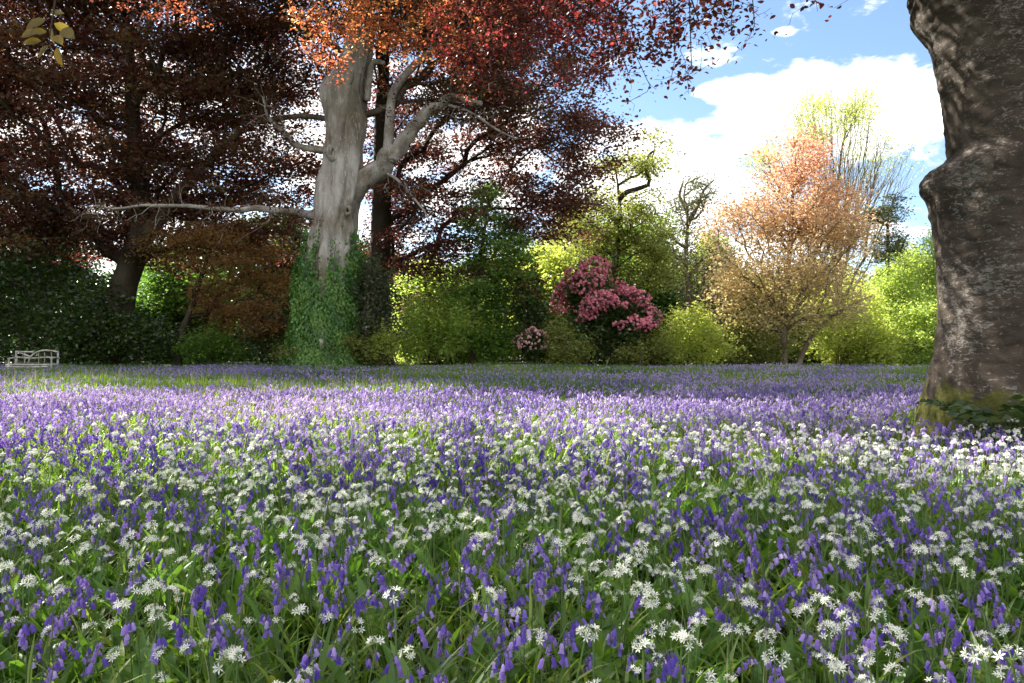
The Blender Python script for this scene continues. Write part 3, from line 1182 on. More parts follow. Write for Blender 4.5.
def burl(root, c, r, mat, seed, hole=False, squash=(1, .8, .9)):
    mb = MB()
    n1_, n2_ = 14, 24
    sn = SineNoise(.7, seed)
    V = []
    for i_ in range(n1_ + 1):
        ph = math.pi * i_ / n1_
        for j2 in range(n2_):
            t_ = 2 * math.pi * j2 / n2_
            V.append((math.sin(ph) * math.cos(t_), math.sin(ph) * math.sin(t_), math.cos(ph)))
    V = np.array(V)
    V = V * (1 + .16 * sn(V))[:, None] * np.array(squash) * r + np.asarray(c)
    k2, j2 = np.meshgrid(np.arange(n1_), np.arange(n2_), indexing='ij')
    a2 = k2 * n2_ + j2
    b2 = k2 * n2_ + (j2 + 1) % n2_
    mb.add(V, None, np.stack([a2, a2 + n2_, b2 + n2_, b2], -1).reshape(-1, 4))
    return mb.build('burl', mat, root, smooth=True)




def above_view(P, marg=0.25):
    """canopy underside: higher with distance so that only hanging sprays dip lower"""
    return P[:, 2] > EYE + 0.485 * P[:, 1] + marg


def crown_over(root, starts, blobs, K, per, leaf, seed, sprays, size=.12, rmaxb=.16):
    rng = np.random.default_rng(seed)
    A = blob_points(blobs, K, .5, rng, SineNoise(2.5, seed), -.75)
    A = A[above_view(A)]
    P, par, tips = grow(starts, A, .3, .8, 0, .12, rng)
    ok = P[par.clip(0)]
    r = radii(P, par, tips, .010, .5, rmax=rmaxb)
    bm = MB()
    edges_mesh(bm, P, par, r, len(starts), 6)
    lb = MB()
    leaves(lb, P[tips], per, .42, size, .35, LEAF4, rng, .8, keep=above_view)
    # hanging sprays that dip into view: (px, py, rx, ry, Y, clumps, leaves per clump, material slot, lo, hi)
    for (px, py, rx_, ry_, Y, n, pl, slot, lo, hi) in sprays:
        s_ = Y / FPX
        c = at(px, py, Y)
        A = c + np.stack([rng.uniform(-1, 1, n) * rx_ * s_, rng.normal(0, .35, n), rng.uniform(-1, 1, n) * ry_ * s_], 1)
        e = ((A[:, 0] - c[0]) / (rx_ * s_)) ** 2 + ((A[:, 2] - c[2]) / (ry_ * s_)) ** 2
        A = A[(e < 1.1)]
        if len(A) == 0:
            continue
        top = c + np.array([rng.normal(0, .4), .1, ry_ * s_ + .9 + max(0, 0 if py < 0 else .3)])
        j = int(np.argmin(np.linalg.norm(P - top, axis=1)))
        st = curve([P[j], (P[j] + top) / 2 + [0, 0, .1], top, c + [0, 0, ry_ * s_ * .5]], 10)
        P2, par2, tips2 = grow(st, A, .25, .16, .06, .10, rng)
        r2 = radii(P2, par2, tips2, .0022, .5, rmax=.02)
        edges_mesh(bm, P2, par2, r2, 0, 4)
        tp = P2[tips2]
        base = np.repeat(tp, pl, axis=0) + rng.normal(0, .075, (len(tp) * pl, 3)) * [1, 1, .6]
        N = len(base)
        hd = rng.normal(0, 1, (N, 3))
        hd[:, 2] = hd[:, 2] * .4 - .25
        nrm = rng.normal(0, .55, (N, 3)) + [0, -.15, .75]
        cl = np.repeat(rng.uniform(0, 1, len(tp)), pl)
        m2 = MB()
        tpl = MB()
        V_, R_, T_, Q_, _, _ = LEAF8.data()
        tpl.add(V_, T_, Q_, slot, .5)
        Fm, sz, rn_ = frames(hd, nrm), (.064 if Y < 11 else .057) * rng.uniform(.55, 1.3, N), lo + (hi - lo) * np.clip(.5 * cl + .5 * rng.uniform(0, 1, N), 0, 1)
        dk = np.repeat(rng.uniform(0, 1, len(tp)) < .20, pl) | (rng.uniform(0, 1, N) < .12)
        tpl0 = MB()
        tpl0.add(V_, T_, Q_, 0, .5)
        lb.inst(tpl, base[~dk], Fm[~dk], sz[~dk], rn_[~dk])
        lb.inst(tpl0, base[dk], Fm[dk], sz[dk], rn_[dk])
    bm.build('branch', 'dark_bark', root, smooth=True)
    lb.build('crown', leaf, root)


sprR = []
rs = np.random.default_rng(90)
# red purple sprays, x 460-770, hanging to y~90
for (px, py, rx_, ry_, Y, n, pl) in (
        (480, 30, 55, 45, 10.5, 90, 14), (540, 30, 55, 45, 10.0, 110, 15), (590, 35, 45, 42, 9.6, 90, 14), (560, -20, 120, 40, 10.5, 120, 13), (640, 15, 45, 40, 9.0, 80, 13),
        (690, 8, 45, 34, 8.6, 65, 12), (620, 62, 30, 24, 9.2, 30, 9), (675, 52, 28, 20, 8.6, 22, 8), (692, 72, 14, 16, 8.6, 9, 7), (735, 8, 25, 20, 8.2, 22, 8), (755, 22, 12, 12, 8.2, 7, 5),
        (600, 85, 14, 12, 9.2, 8, 5), (648, 84, 16, 8, 8.8, 6, 4), (822, -4, 22, 12, 8.0, 10, 5), (855, -2, 12, 6, 8.0, 5, 4), (500, 75, 30, 20, 11, 25, 10)):
    sprR.append((px, py, rx_, ry_, Y, n, pl, 1, 0, 1 if px > 600 else .8))
startR = curve([(TX, TY, 4.9), (TX - .2, TY, 7.5), (TX - 1.5, TY + 1, 9.5), (TX - 3.5, TY + 1.5, 10.5)], 14)
startR2 = curve([(TX - .3, TY, 6.0), (3.5, 8.6, 7.0), (1.2, 9.2, 7.4), (-1.0, 9.8, 7.3)], 12)
crown_over(rootR, np.concatenate([startR, startR2]),
           [((3.5, 8.5, 9.5), (7, 4.8, 3.0)), ((0.0, 9.0, 8.8), (5, 3.5, 2.2)), ((7, 7, 11), (6, 5, 3.5)), ((2.0, 4.5, 8.2), (6, 4.0, 2.6)), ((-.5, 13.0, 9.8), (4.5, 2.8, 2.2))],  # unseen lobes shaped to shade the foreground; last one added to block trunk sun
           720, 80, ['copper_leaf', 'red_leaf'], 91, sprR, size=.13)
bmR = MB()
ringtube(bmR, startR2, np.linspace(.26, .07, 12), 10)
ringtube(bmR, startR, np.linspace(.6, .15, 14), 12)
bmR.build('bough', 'near_bark', rootR, smooth=True)

# second copper beech: unseen, added for foreground shade; only its sprays hang in view
LX, LY = -11.5, 8.5
rootL = thing('shade_copper_beech', (LX, LY, float(gz(LX, LY))), 'copper beech added out of view for foreground shade, orange sunlit leaf sprays reaching in from above', 'tree')
tb = MB()
tp_ = curve([(LX, LY, -.2), (LX + .1, LY, 3), (LX + .4, LY + .1, 6.5), (LX + 1.5, LY + .3, 10)], 20)
ringtube(tb, tp_, np.interp(np.linspace(0, 1, 20), [0, .1, 1], [1.0, .7, .3]), 20, prof=lambda k, th: 1 + .06 * np.sin(4 * th + k * .2))
stL = curve([(LX + .3, LY, 5.8), (-9, 9.4, 7.4), (-6, 10.4, 8.0), (-3, 11.0, 7.8), (-1.2, 11.2, 7.3)], 18)
ringtube(tb, stL, np.linspace(.34, .07, 18), 10)
tb.build('trunk', 'pale_bark', rootL, smooth=True)
sprL = []
for (px, py, rx_, ry_, Y, n, pl, lo, hi, slot) in (
        (330, 10, 42, 38, 12.5, 130, 15, .2, 1, 1), (385, 5, 45, 40, 12.0, 150, 15, .35, 1, 1), (435, 12, 40, 40, 11.8, 110, 14, .3, 1, 1), (330, 48, 22, 22, 12.5, 50, 13, .1, .8, 1),
        (328, 68, 12, 12, 12.5, 14, 8, 0, .6, 1), (400, 40, 30, 20, 12, 50, 12, .2, .9, 1), (150, 2, 38, 12, 12, 45, 9, 0, .5, 1), (190, 10, 22, 8, 12, 14, 7, 0, .4, 1),
        (462, 55, 30, 25, 12, 55, 12, .0, .7, 1), (480, 10, 35, 35, 12, 80, 12, .0, .8, 1), (375, -35, 110, 35, 12.4, 160, 14, .2, 1, 1), (470, 80, 22, 12, 12, 18, 8, 0, .6, 1)):
    sprL.append((px, py, rx_, ry_, Y, n, pl, slot, lo, hi))
crown_over(rootL, np.concatenate([tp_[12:], stL]),
           [((-6.5, 8.8, 9.0), (6.5, 4.4, 2.6)), ((-10.5, 7.5, 10.5), (5.5, 5.0, 3.5)), ((-3.0, 7.5, 8.6), (5, 4.2, 2.6)), ((-9, 3.5, 8), (5, 4, 3))],
           430, 80, ['copper_leaf', 'orange_leaf'], 95, sprL, size=.13)
# olive young sprig hanging close, top left
sp = MB()
rs = np.random.default_rng(4)
tw = curve([(-3.4, 6.4, 7.2), (-2.6, 4.6, 4.6), (-1.75, 2.9, 2.75), at(52, 8, 2.6), at(48, 40, 2.55), at(55, 62, 2.5)], 30)
ringtube(sp, tw, np.concatenate([np.linspace(.018, .0035, 18), np.linspace(.0030, .0010, 12)]), 5, mat=0)
LT = MB()
V_, R_, T_, Q_, _, _ = LEAF8.data()
LT.add(V_, T_, Q_, 1, .5)
bs = [(48, 12, 30), (44, 18, -150), (52, 22, -20), (45, 30, 200), (54, 34, -50), (47, 44, 230), (55, 46, -80), (50, 26, -100), (36, 30, 185), (60, 28, -30), (40, 40, 170)]
for (px, py, dg) in bs:
    c = at(px, py, 2.55 + rs.uniform(-.05, .05))
    dr = math.radians(dg)
    d_ = np.array([[math.cos(dr), rs.normal(0, .5), math.sin(dr) * .6 - .3]])
    sp.inst(LT, c[None], frames(d_, np.array([[rs.normal(0, .4), -1.0, .5]])), np.array([.062 * rs.uniform(.8, 1.25)]), np.array([rs.uniform(0, 1)]))
sp.build('sprig', ['dark_bark', 'olive_leaf'], rootL)

# dark leafy plants at the foot of the near trunk
for q, (px, py, rr0) in enumerate(((985, 432, .3), (1015, 426, .34))):
    Yp = 6.75
    c = at(px, 445, Yp)
    rt = thing('fern', (c[0], Yp, float(gz(c[0], Yp))), ('dark fern at the mossy foot of the big right trunk', 'larger dark fern at the right end of the mossy trunk foot')[q], 'fern', 'ferns at the foot of the trunk')
    fm = MB()
    for k in range(11):
        az_ = rs.uniform(0, 6.28)
        L_ = rs.uniform(.5, .72)
        spn = [np.array([math.cos(az_) * L_ * f * .8, math.sin(az_) * L_ * f * .8, L_ * (f * 2.0 - 1.25 * f * f)]) + c * [1, 1, 0] + [0, 0, .02] for f in np.linspace(0, 1, 10)]
        ringtube(fm, spn, np.linspace(.003, .001, 10), 3, rnd=.5)
        for f in range(2, 10):
            for sd in (-1, 1):
                dd = np.array([-math.sin(az_) * sd, math.cos(az_) * sd, -.1]) + np.array([math.cos(az_), math.sin(az_), 0]) * .4
                fm.inst(LEAF4, spn[f][None], frames(dd[None], np.array([[rs.normal(0, .5), -.6 + rs.normal(0, .5), .6]])), np.array([[.10, .13 * math.sin(f / 10 * 3.0) + .02, .1]]), np.array([rs.uniform(0, 1)]))
    fm.build('frond', 'dark_green_leaf', rt)

# ------------------------------------------------------------------ pale veteran beech in the middle distance
BY = 33.0
s33 = BY / FPX
prof = [(-90, 362, 22), (-40, 360, 25), (0, 361, 22), (30, 360, 25), (60, 354, 32), (85, 346, 38), (110, 345, 37), (140, 344, 36), (165, 343, 38), (190, 340, 40), (215, 337, 41), (240, 333, 46),
        (260, 330, 52), (290, 328, 55), (320, 327, 54), (345, 327, 60), (362, 327, 72), (376, 327, 86)]
rootB = thing('veteran_beech', at(325, 371.5, BY) * [1, 1, 0] + [0, 0, 0.0], 'pale grey old beech with knotty bare trunk and ivy round its foot', 'tree')
pr = prof[::-1]
zP = np.array([EYE + (HZ - p[0]) * s33 for p in pr])
cP = np.array([(p[1] - 512) * s33 for p in pr])
rP = np.array([p[2] * .5 * s33 for p in pr])
zc = np.linspace(zP[0], zP[-1], 130)
cx = np.interp(zc, zP, cP)
rc = np.interp(zc, zP, rP)
ns_ = 64
th = np.arange(ns_) * 2 * math.pi / ns_
TH, ZC = np.meshgrid(th, zc)
P3 = np.stack([np.cos(TH).ravel(), np.sin(TH).ravel(), (ZC * 0.22).ravel()], 1)
mod = (.075 * SineNoise(1.1, 71)(P3) + .042 * SineNoise(.4, 72, 12)(P3)).reshape(TH.shape)
mod += 0.035 * np.sin(7 * TH + .25 * np.sin(ZC)) + .05 * np.exp(-((TH - 5.05 - .04 * ZC + .3 * np.sin(ZC * .5)) / .12) ** 2) - .08 * np.exp(-((TH - 5.25 - .04 * ZC + .3 * np.sin(ZC * .5)) / .06) ** 2)
for (py_, t0_, a__, sz_) in ((92, math.pi, .30, .9), (78, math.pi * .97, .2, .5), (130, 5.9, .25, .5), (118, 6.1, .2, .35), (232, 5.7, .28, .4), (250, 5.5, .2, .3), (157, 4.4, .16, .6), (84, 5.0, .16, .6), (200, 3.3, .10, .8), (180, 3.6, .12, .5), (150, 5.6, .1, .9)):
    z_ = EYE + (HZ - py_) * s33
    mod += a__ * np.exp(-((ZC - z_) / sz_) ** 2 - ((np.mod(TH - t0_ + math.pi, 2 * math.pi) - math.pi) / .35) ** 2)
mod += np.exp(-np.clip(ZC, 0, 9) / .6) * .12 * np.sin(6 * TH)
RC = rc[:, None] * (1 + mod)
Vv = np.stack([cx[:, None] + np.cos(TH) * RC, BY + np.sin(TH) * RC, ZC], -1).reshape(-1, 3)
k_, j_ = np.meshgrid(np.arange(len(zc) - 1), np.arange(ns_), indexing='ij')
a_ = k_ * ns_ + j_
b_ = k_ * ns_ + (j_ + 1) % ns_
tb = MB()
tb.add(Vv, None, np.stack([a_, b_, b_ + ns_, a_ + ns_], -1).reshape(-1, 4))
tb.build('trunk', 'pale_bark', rootB, smooth=True)


rt_ = np.random.default_rng(61)
twl = MB()


def limb(root, pts, r0, r1, Y=BY, dy=(0, 0), n=20, mat='pale_limb', seg=10, mid=None, tw=None):
    P_ = curve([at(px, py, Y + dy[0] + (dy[1] - dy[0]) * k / (len(pts) - 1)) for k, (px, py) in enumerate(pts)], n)
    sn_ = [SineNoise(1.3, int(px_ * 7 + q)) for q, px_ in enumerate((pts[0][0], pts[-1][0], pts[0][1]))]
    w_ = np.sin(np.linspace(0, math.pi, n)) * r0 * .22
    P_ = P_ + np.stack([w_ * f_(P_) for f_ in sn_], 1)
    rr = np.linspace(r0, r1, n) if mid is None else np.interp(np.linspace(0, 1, n), [0, .5, 1], [r0, mid, r1])
    mb = MB()
    ringtube(mb, P_, rr, seg, prof=lambda k, th: 1 + .10 * np.sin(3 * th + k * .7) + .10 * np.sin(k * 1.3) * np.sin(th + k * .4))
    if tw:
        n_, sp_, k0 = tw
        L_ = P_[k0:]
        A = L_[rt_.integers(2, len(L_), n_)] + rt_.normal(0, sp_, (n_, 3)) * [.8, .8, .6] + [0, 0, -.15]
        P, par, tips = grow(L_, A, .2, .3, .05, .16, rt_)
        r = np.minimum(radii(P, par, tips, .010, .5), .05)
        edges_mesh(mb, P, par, r, len(L_), 4)
        leaves(twl, P[tips], 16, .22, .13, .5, LEAF4, rt_, .4)
    mb.build('limb', mat, root, smooth=True)
    return P_


l1 = limb(rootB, [(345, 200), (362, 182), (384, 164), (396, 150), (408, 134), (425, 112), (443, 99), (462, 98), (482, 103)], .55, .10, dy=(0, -1.5), n=40, mid=.30, tw=(70, 1.1, 18))
l2 = limb(rootB, [(386, 162), (389, 130), (391, 100), (402, 78), (420, 60), (440, 40), (455, 10)], .24, .12, dy=(-.6, .5), tw=(50, 1.0, 4))
l3 = limb(rootB, [(322, 218), (300, 213), (280, 211), (256, 208), (225, 209), (190, 206), (150, 206)], .20, .06, dy=(0, -2.5), n=28, tw=(70, .9, 4))
l3b = limb(rootB, [(190, 206), (150, 205), (115, 208), (95, 206), (84, 214)], .07, .03, dy=(-1.8, -2.4), tw=(40, .7, 0))
l4 = limb(rootB, [(325, 150), (300, 146), (284, 134), (268, 117), (262, 96)], .17, .05, dy=(0, 1), tw=(60, .9, 3))
l5 = limb(rootB, [(448, 104), (470, 112), (495, 128), (515, 138)], .07, .03, dy=(-1.2, -2), tw=(30, .7, 0))
l6 = limb(rootB, [(366, 100), (372, 64), (384, 62)], .16, .09, dy=(-.1, -.6))
l7 = limb(rootB, [(385, 172), (400, 182), (420, 205), (430, 222)], .07, .03, dy=(-.5, -1), tw=(30, .7, 0))
twl.build('foliage', 'copper_leaf', rootB)
# knots: raised ring with a dark hollow
for (px, py, r_) in ((350.5, 84, .30), (337, 157, .32), (352, 214, .2)):
    c = at(px, py, BY)
    c[1] = BY - np.interp(c[2], zc, rc) * .93
    kt = MB()
    t_ = np.arange(25) * 2 * math.pi / 24
    ring = np.stack([np.cos(t_) * r_ * .62, np.full(25, -.06), np.sin(t_) * r_ * .8], 1) + c
    ringtube(kt, ring, .42 * r_ * (1 + .15 * np.sin(3 * t_)), 8, cap=False)
    ko = kt.build('knot', 'pale_bark', rootB, smooth=True)
    hl = MB()
    Vh = [c + [0, .03, 0]] + [c + np.array([math.cos(q) * r_ * .4, -.10, math.sin(q) * r_ * .5]) for q in t_[:-1]]
    hl.add(Vh, [(0, 1 + q, 1 + (q + 1) % 24) for q in range(24)])
    ho = hl.build('hollow', 'knot_dark', rootB)
    ho.parent = ko
    ho.location = (0, 0, 0)
# peeled pale scar on the big limb
burl(rootB, at(392, 158, BY - .7), .30, 'pale_limb', 47, squash=(1, .8, .7))
# ivy on the foot of the trunk
rng = np.random.default_rng(12)
nI = 26000
zi = rng.uniform(0, 1, nI) ** 1.15
ivy_top = 6.4
zi = zi * (ivy_top)
thi = rng.uniform(math.pi * .85, math.pi * 2.15, nI)
edge = 3.6 + .7 * np.sin(thi * 3.0 + 2.6) + .6 * np.sin(thi * 9) + .5 * np.sin(thi * 23 + 1) + rng.exponential(.45, nI)
ok = zi < edge + rng.uniform(0, 1.0, nI)
zi, thi = zi[ok], thi[ok]
ri = np.interp(zi, zc, rc) * 1.05 + .08 + rng.uniform(0, .22, len(zi)) * (1 + .6 * np.sin(thi * 7 + zi * 2))
Pi = np.stack([np.interp(zi, zc, cx) + np.cos(thi) * ri, BY + np.sin(thi) * ri, zi], 1)
outw = np.stack([np.cos(thi), np.sin(thi), np.full(len(zi), .35)], 1) + rng.normal(0, .35, (len(zi), 3))
dn_ = np.stack([rng.normal(0, .5, len(zi)), rng.normal(0, .3, len(zi)), np.full(len(zi), -1.0)], 1)
iv = MB()
iv.inst(LEAF4, Pi, frames(dn_, outw), .15 * rng.uniform(.6, 1.3, len(zi)), np.clip(.5 + .3 * SineNoise(1.2, 8)(Pi) + rng.normal(0, .2, len(zi)), 0, 1))
for k in range(26):
    t0 = rng.uniform(math.pi, math.pi * 2)
    zq = np.linspace(0, rng.uniform(2.5, 5.6), 14)
    tq = t0 + np.cumsum(rng.normal(0, .05, 14))
    rq = np.interp(zq, zc, rc) * 1.06 + .02
    ringtube(iv, np.stack([np.interp(zq, zc, cx) + np.cos(tq) * rq, BY + np.sin(tq) * rq, zq], 1), np.linspace(.03, .01, 14), 4, mat=1, rnd=.5)
iv.build('ivy', ['ivy_leaf', 'brown_bark'], rootB)
# its own copper crown, unseen top lobes pulled forward to shade the far field
rngB = np.random.default_rng(51)
Bb = [pb(350, -85, 190, 95, BY, -3, 7.5), pb(250, 40, 80, 80, BY, 3.5, 3), pb(430, 20, 90, 70, BY, 3.0, 3), pb(300, -170, 190, 80, BY, -3.5, 8), pb(480, 90, 70, 50, BY, 1, 2.5)]
A = blob_points(Bb, 1000, .4, rngB, SineNoise(2.5, 52), -.3)
st = np.concatenate([np.stack([np.interp(zc[70:], zc, cx), np.full(60, BY), zc[70:]], 1), l2, l4, l1[20:]])
P, par, tips = grow(st, A, .3, .8, 0, .12, rngB)
r = radii(P, par, tips, .014, .5, rmax=.28)
bm = MB()
edges_mesh(bm, P, par, r, len(st), 5)
bm.build('branch', 'brown_bark', rootB, smooth=True)
lb = MB()
leaves(lb, P[tips], 180, .65, .16, .4, LEAF4, rngB, .35)
lb.build('crown', 'copper_leaf', rootB)

# ------------------------------------------------------------------ other trees
TG = 'trees round the far side of the meadow'
tree('dark_beech', 'dark leaning copper beech with forked shaded trunk at the far left',
     [at(118, 372, 36), at(120, 320, 36), at(126, 280, 36), at(138, 235, 36), at(139, 190, 36), at(134, 140, 36.5), at(128, 60, 37), at(120, -60, 37)], .72,
     [pb(40, 70, 190, 150, 36, 1, 5.5), pb(215, 110, 110, 110, 36, 2, 4.5), pb(120, -90, 250, 110, 36, 0, 8), pb(0, 195, 120, 60, 36, -1, 4), pb(200, 190, 80, 40, 36, 1, 4), pb(120, 215, 60, 30, 36, 1, 3), pb(50, 235, 100, 32, 36, 1, 3), pb(225, 235, 60, 30, 36, 1.5, 2.5), pb(280, 190, 40, 60, 36, 2, 2.5), pb(165, 250, 50, 20, 37, 0, 2), pb(-120, 60, 150, 150, 36, 0, 6)],
     2100, 118, .65, .15, 'copper_leaf', 'dark_bark', 'tree', TG, .014, seed=101, gapscale=2.2, gapthr=-.15, flat=.35,
     limbs=[([at(130, 262, 36), at(150, 230, 35.8), at(172, 200, 35.6), at(205, 165, 35.4), at(240, 130, 35)], .48, .14),
            ([at(150, 62, 37), at(170, 78, 36), at(200, 62, 36)], .2, .08)], per_lo=0, per_hi=.95)
tree('dark_trunked_tree', 'tall dark brown trunk close behind the pale beech with drooping purple foliage',
     [at(380, 372, 38), at(378, 300, 38), at(381, 200, 38), at(382, 120, 38), at(384, 40, 38), at(386, -120, 38)], .62,
     [pb(520, 120, 85, 80, 38, 0, 4), pb(475, 215, 85, 50, 38, -2, 3), pb(572, 208, 42, 38, 38, -1, 2.5), pb(592, 142, 34, 32, 38, -1, 2.5), pb(510, 0, 130, 60, 38, -2, 7), pb(425, 265, 45, 45, 38, -1, 2), pb(400, 150, 60, 90, 38, 3, 2),
      pb(420, -100, 210, 80, 38, -2, 9), pb(545, 185, 60, 30, 38, -2, 2), pb(388, 232, 30, 40, 38, 1.5, 1.5), pb(418, 185, 32, 40, 38, 1, 2)],
     950, 120, .55, .14, 'copper_leaf', 'dark_bark', 'tree', TG, .013, seed=111, gapscale=1.8, gapthr=-.12, flat=.4, sag=.05, per_lo=0, per_hi=.75)
tree('small_bronze_tree', 'small crooked tree with rusty bronze leaves left of the ivied trunk',
     [at(176, 372, 34.5), at(180, 340, 34.5), at(190, 312, 34.5), at(200, 280, 34.5), at(214, 240, 34.5)], .22,
     [pb(245, 275, 48, 42, 34.5, 0, 2), pb(205, 245, 55, 28, 34.5, 1, 2), pb(265, 320, 32, 30, 34.5, 0, 1.5), pb(225, 310, 40, 25, 34.5, .5, 1.5)],
     380, 34, .36, .12, 'bronze_leaf', 'dark_bark', 'tree', TG, .010, seed=121, gapscale=1.2, gapthr=-.1, flat=.4)
tree('green_tree', 'slim bright green young tree left of the pink rhododendrons',
     [at(474, 372, 35), at(473, 330, 35), at(477, 280, 35), at(486, 220, 35), at(488, 195, 35)], .14,
     [pb(488, 225, 28, 38, 35, 0, 1.4), pb(505, 270, 38, 35, 35, 0, 1.5), pb(470, 290, 30, 30, 35, 0, 1.4)],
     240, 50, .3, .11, 'conifer_leaf', 'brown_bark', 'tree', TG, .009, seed=131, gapscale=1.1, gapthr=-.15)
tree('twisted_oak', 'tall sparse yellow-green tree with a snaking bare limb against the clouds',
     [at(612, 372, 42), at(612, 320, 42), at(616, 260, 42), at(620, 215, 42), at(618, 185, 42)], .24,
     [pb(655, 155, 20, 24, 42, 0, 1.2), pb(622, 170, 26, 20, 42, 0, 1.5), pb(640, 225, 40, 40, 42, 0, 2.2), pb(600, 240, 40, 50, 42, 0, 2.2), pb(655, 270, 35, 40, 42, 0, 2)],
     380, 44, .45, .13, 'olive_green_leaf', 'dark_bark', 'tree', TG, .012, seed=141, gapscale=1.2, gapthr=-.1,
     limbs=[([at(619, 200, 42), at(626, 192, 42), at(640, 188, 42), at(650, 183, 42), at(646, 170, 42), at(648, 156, 42), at(655, 150, 42)], .17, .06)])
tree('grey_tree', 'grey twisted half-bare tree between the rhododendrons and the orange tree',
     [at(690, 372, 44), at(690, 320, 44), at(686, 265, 44), at(688, 220, 44), at(684, 196, 44)], .2,
     [pb(692, 205, 26, 34, 44, 0, 1.8), pb(680, 250, 36, 36, 44, 0, 2), pb(705, 180, 14, 14, 44, 0, 1), pb(702, 290, 50, 45, 44, 0, 2)],
     420, 18, .38, .10, 'grey_green_leaf', 'twig_bark', 'tree', TG, .016, seed=151, gapscale=1.0, gapthr=-.2,
     limbs=[([at(687, 225, 44), at(697, 208, 44), at(704, 190, 44), at(714, 180, 44)], .14, .05), ([at(688, 212, 44), at(680, 196, 44), at(684, 180, 44)], .12, .05)])


def peachf(P, f):
    h = (P[:, 2] - 2.0) / 9.0
    return np.clip(.15 + .6 * h ** 1.2 + .3 * (f - .5), 0, 1)


tree('orange_maple', 'young tree with fine peach and salmon spring leaves on thin branches',
     [at(783, 374, 36), at(784, 340, 36), at(784, 300, 36), at(790, 250, 36), at(793, 200, 36), at(796, 155, 36)], .17,
     [pb(797, 172, 50, 42, 36, 0, 2.4), pb(770, 225, 68, 48, 36, 0, 3), pb(832, 225, 50, 40, 36, 0, 2.8), pb(740, 285, 55, 38, 36, 0, 2.5), pb(810, 285, 60, 45, 36, 0, 3), pb(860, 235, 24, 30, 36, 0, 1.5), pb(765, 320, 60, 22, 36, 0, 2)],
     1900, 13, .28, .125, 'peach_leaf', 'twig_bark', 'tree', TG, .0075, seed=161, gapscale=1.1, gapthr=-.28, bf=.5, shell=.5, rndf=peachf, flat=.8, seg=.5,
     limbs=[([at(796, 372, 36.3), at(806, 345, 36.2), at(822, 325, 36), at(845, 308, 36), at(872, 296, 36)], .16, .04), ([at(784, 318, 36), at(768, 290, 36), at(745, 262, 36)], .08, .03)])


def topleaf(P):
    return P[:, 2] > 10.5 + .8 * np.sin(P[:, 0] * 1.3)


tree('bare_ash', 'tall fine-twigged tree with yellow-green tips behind the orange tree',
     [at(838, 372, 46), at(838, 300, 46), at(836, 230, 46), at(838, 180, 46)], .24,
     [pb(852, 108, 32, 28, 46, 0, 2.5), pb(808, 120, 26, 28, 46, 0, 2.5), pb(840, 165, 50, 40, 46, 0, 3.5), pb(878, 175, 40, 40, 46, 0, 3), pb(765, 165, 34, 34, 46, 0, 2.5), pb(835, 215, 70, 40, 46, 0, 4)],
     2200, 1, .2, .10, 'yellow_green_leaf', 'twig_bark', 'tree', TG, .0066, seed=171, gapscale=1.2, gapthr=-.6, bf=.9, shell=.6, seg=.6, jit=.11,
     extra=lambda lb, P, par, tips, rng: leaves(lb, P[tips][P[tips][:, 2] > 14.0 - .35 * np.abs(P[tips][:, 0] - 20)], 24, .34, .10, .8, LEAF4, rng, .3))
tree('brown_tree', 'small brownish-grey tree crown showing beside the big trunk above the lime foliage',
     [at(888, 372, 43), at(888, 300, 43), at(888, 240, 43), at(889, 215, 43)], .16,
     [pb(888, 213, 20, 20, 43, 0, 1.2), pb(893, 250, 26, 24, 43, 0, 1.5)],
     150, 40, .25, .10, 'grey_green_leaf', 'brown_bark', 'tree', TG, .010, seed=181, gapscale=.9, gapthr=-.2)
for q, (px, top, Y, wd, lab, lf, sd) in enumerate((
        (905, 250, 40, 26, 'feathery lime-green tree directly left of the big trunk', 'lime_leaf', 191),
        (862, 292, 39, 34, 'lime-yellow young tree under the right side of the orange tree', 'yellow_green_leaf', 192),
        (932, 235, 42, 24, 'taller lime-green tree half hidden behind the big trunk', 'lime_leaf', 193))):
    tree('lime_tree', lab, [at(px, 372, Y), at(px + 2, 330, Y), at(px - 2, 290, Y), at(px, top + 12, Y)], .09,
         [pb(px, top + 22, wd * .6, 26, Y, 0, 1.2), pb(px - 4, top + 62, wd, 32, Y, 0, 1.8), pb(px + 6, min(350, top + 100), wd * 1.05, 26, Y, -.3, 1.8)],
         420, 34, .28, .105, lf, 'twig_bark', 'tree', 'lime-green young trees', .007, seed=sd, gapscale=1.0, gapthr=-.3, up=.5, flat=1.0, droop=.5)

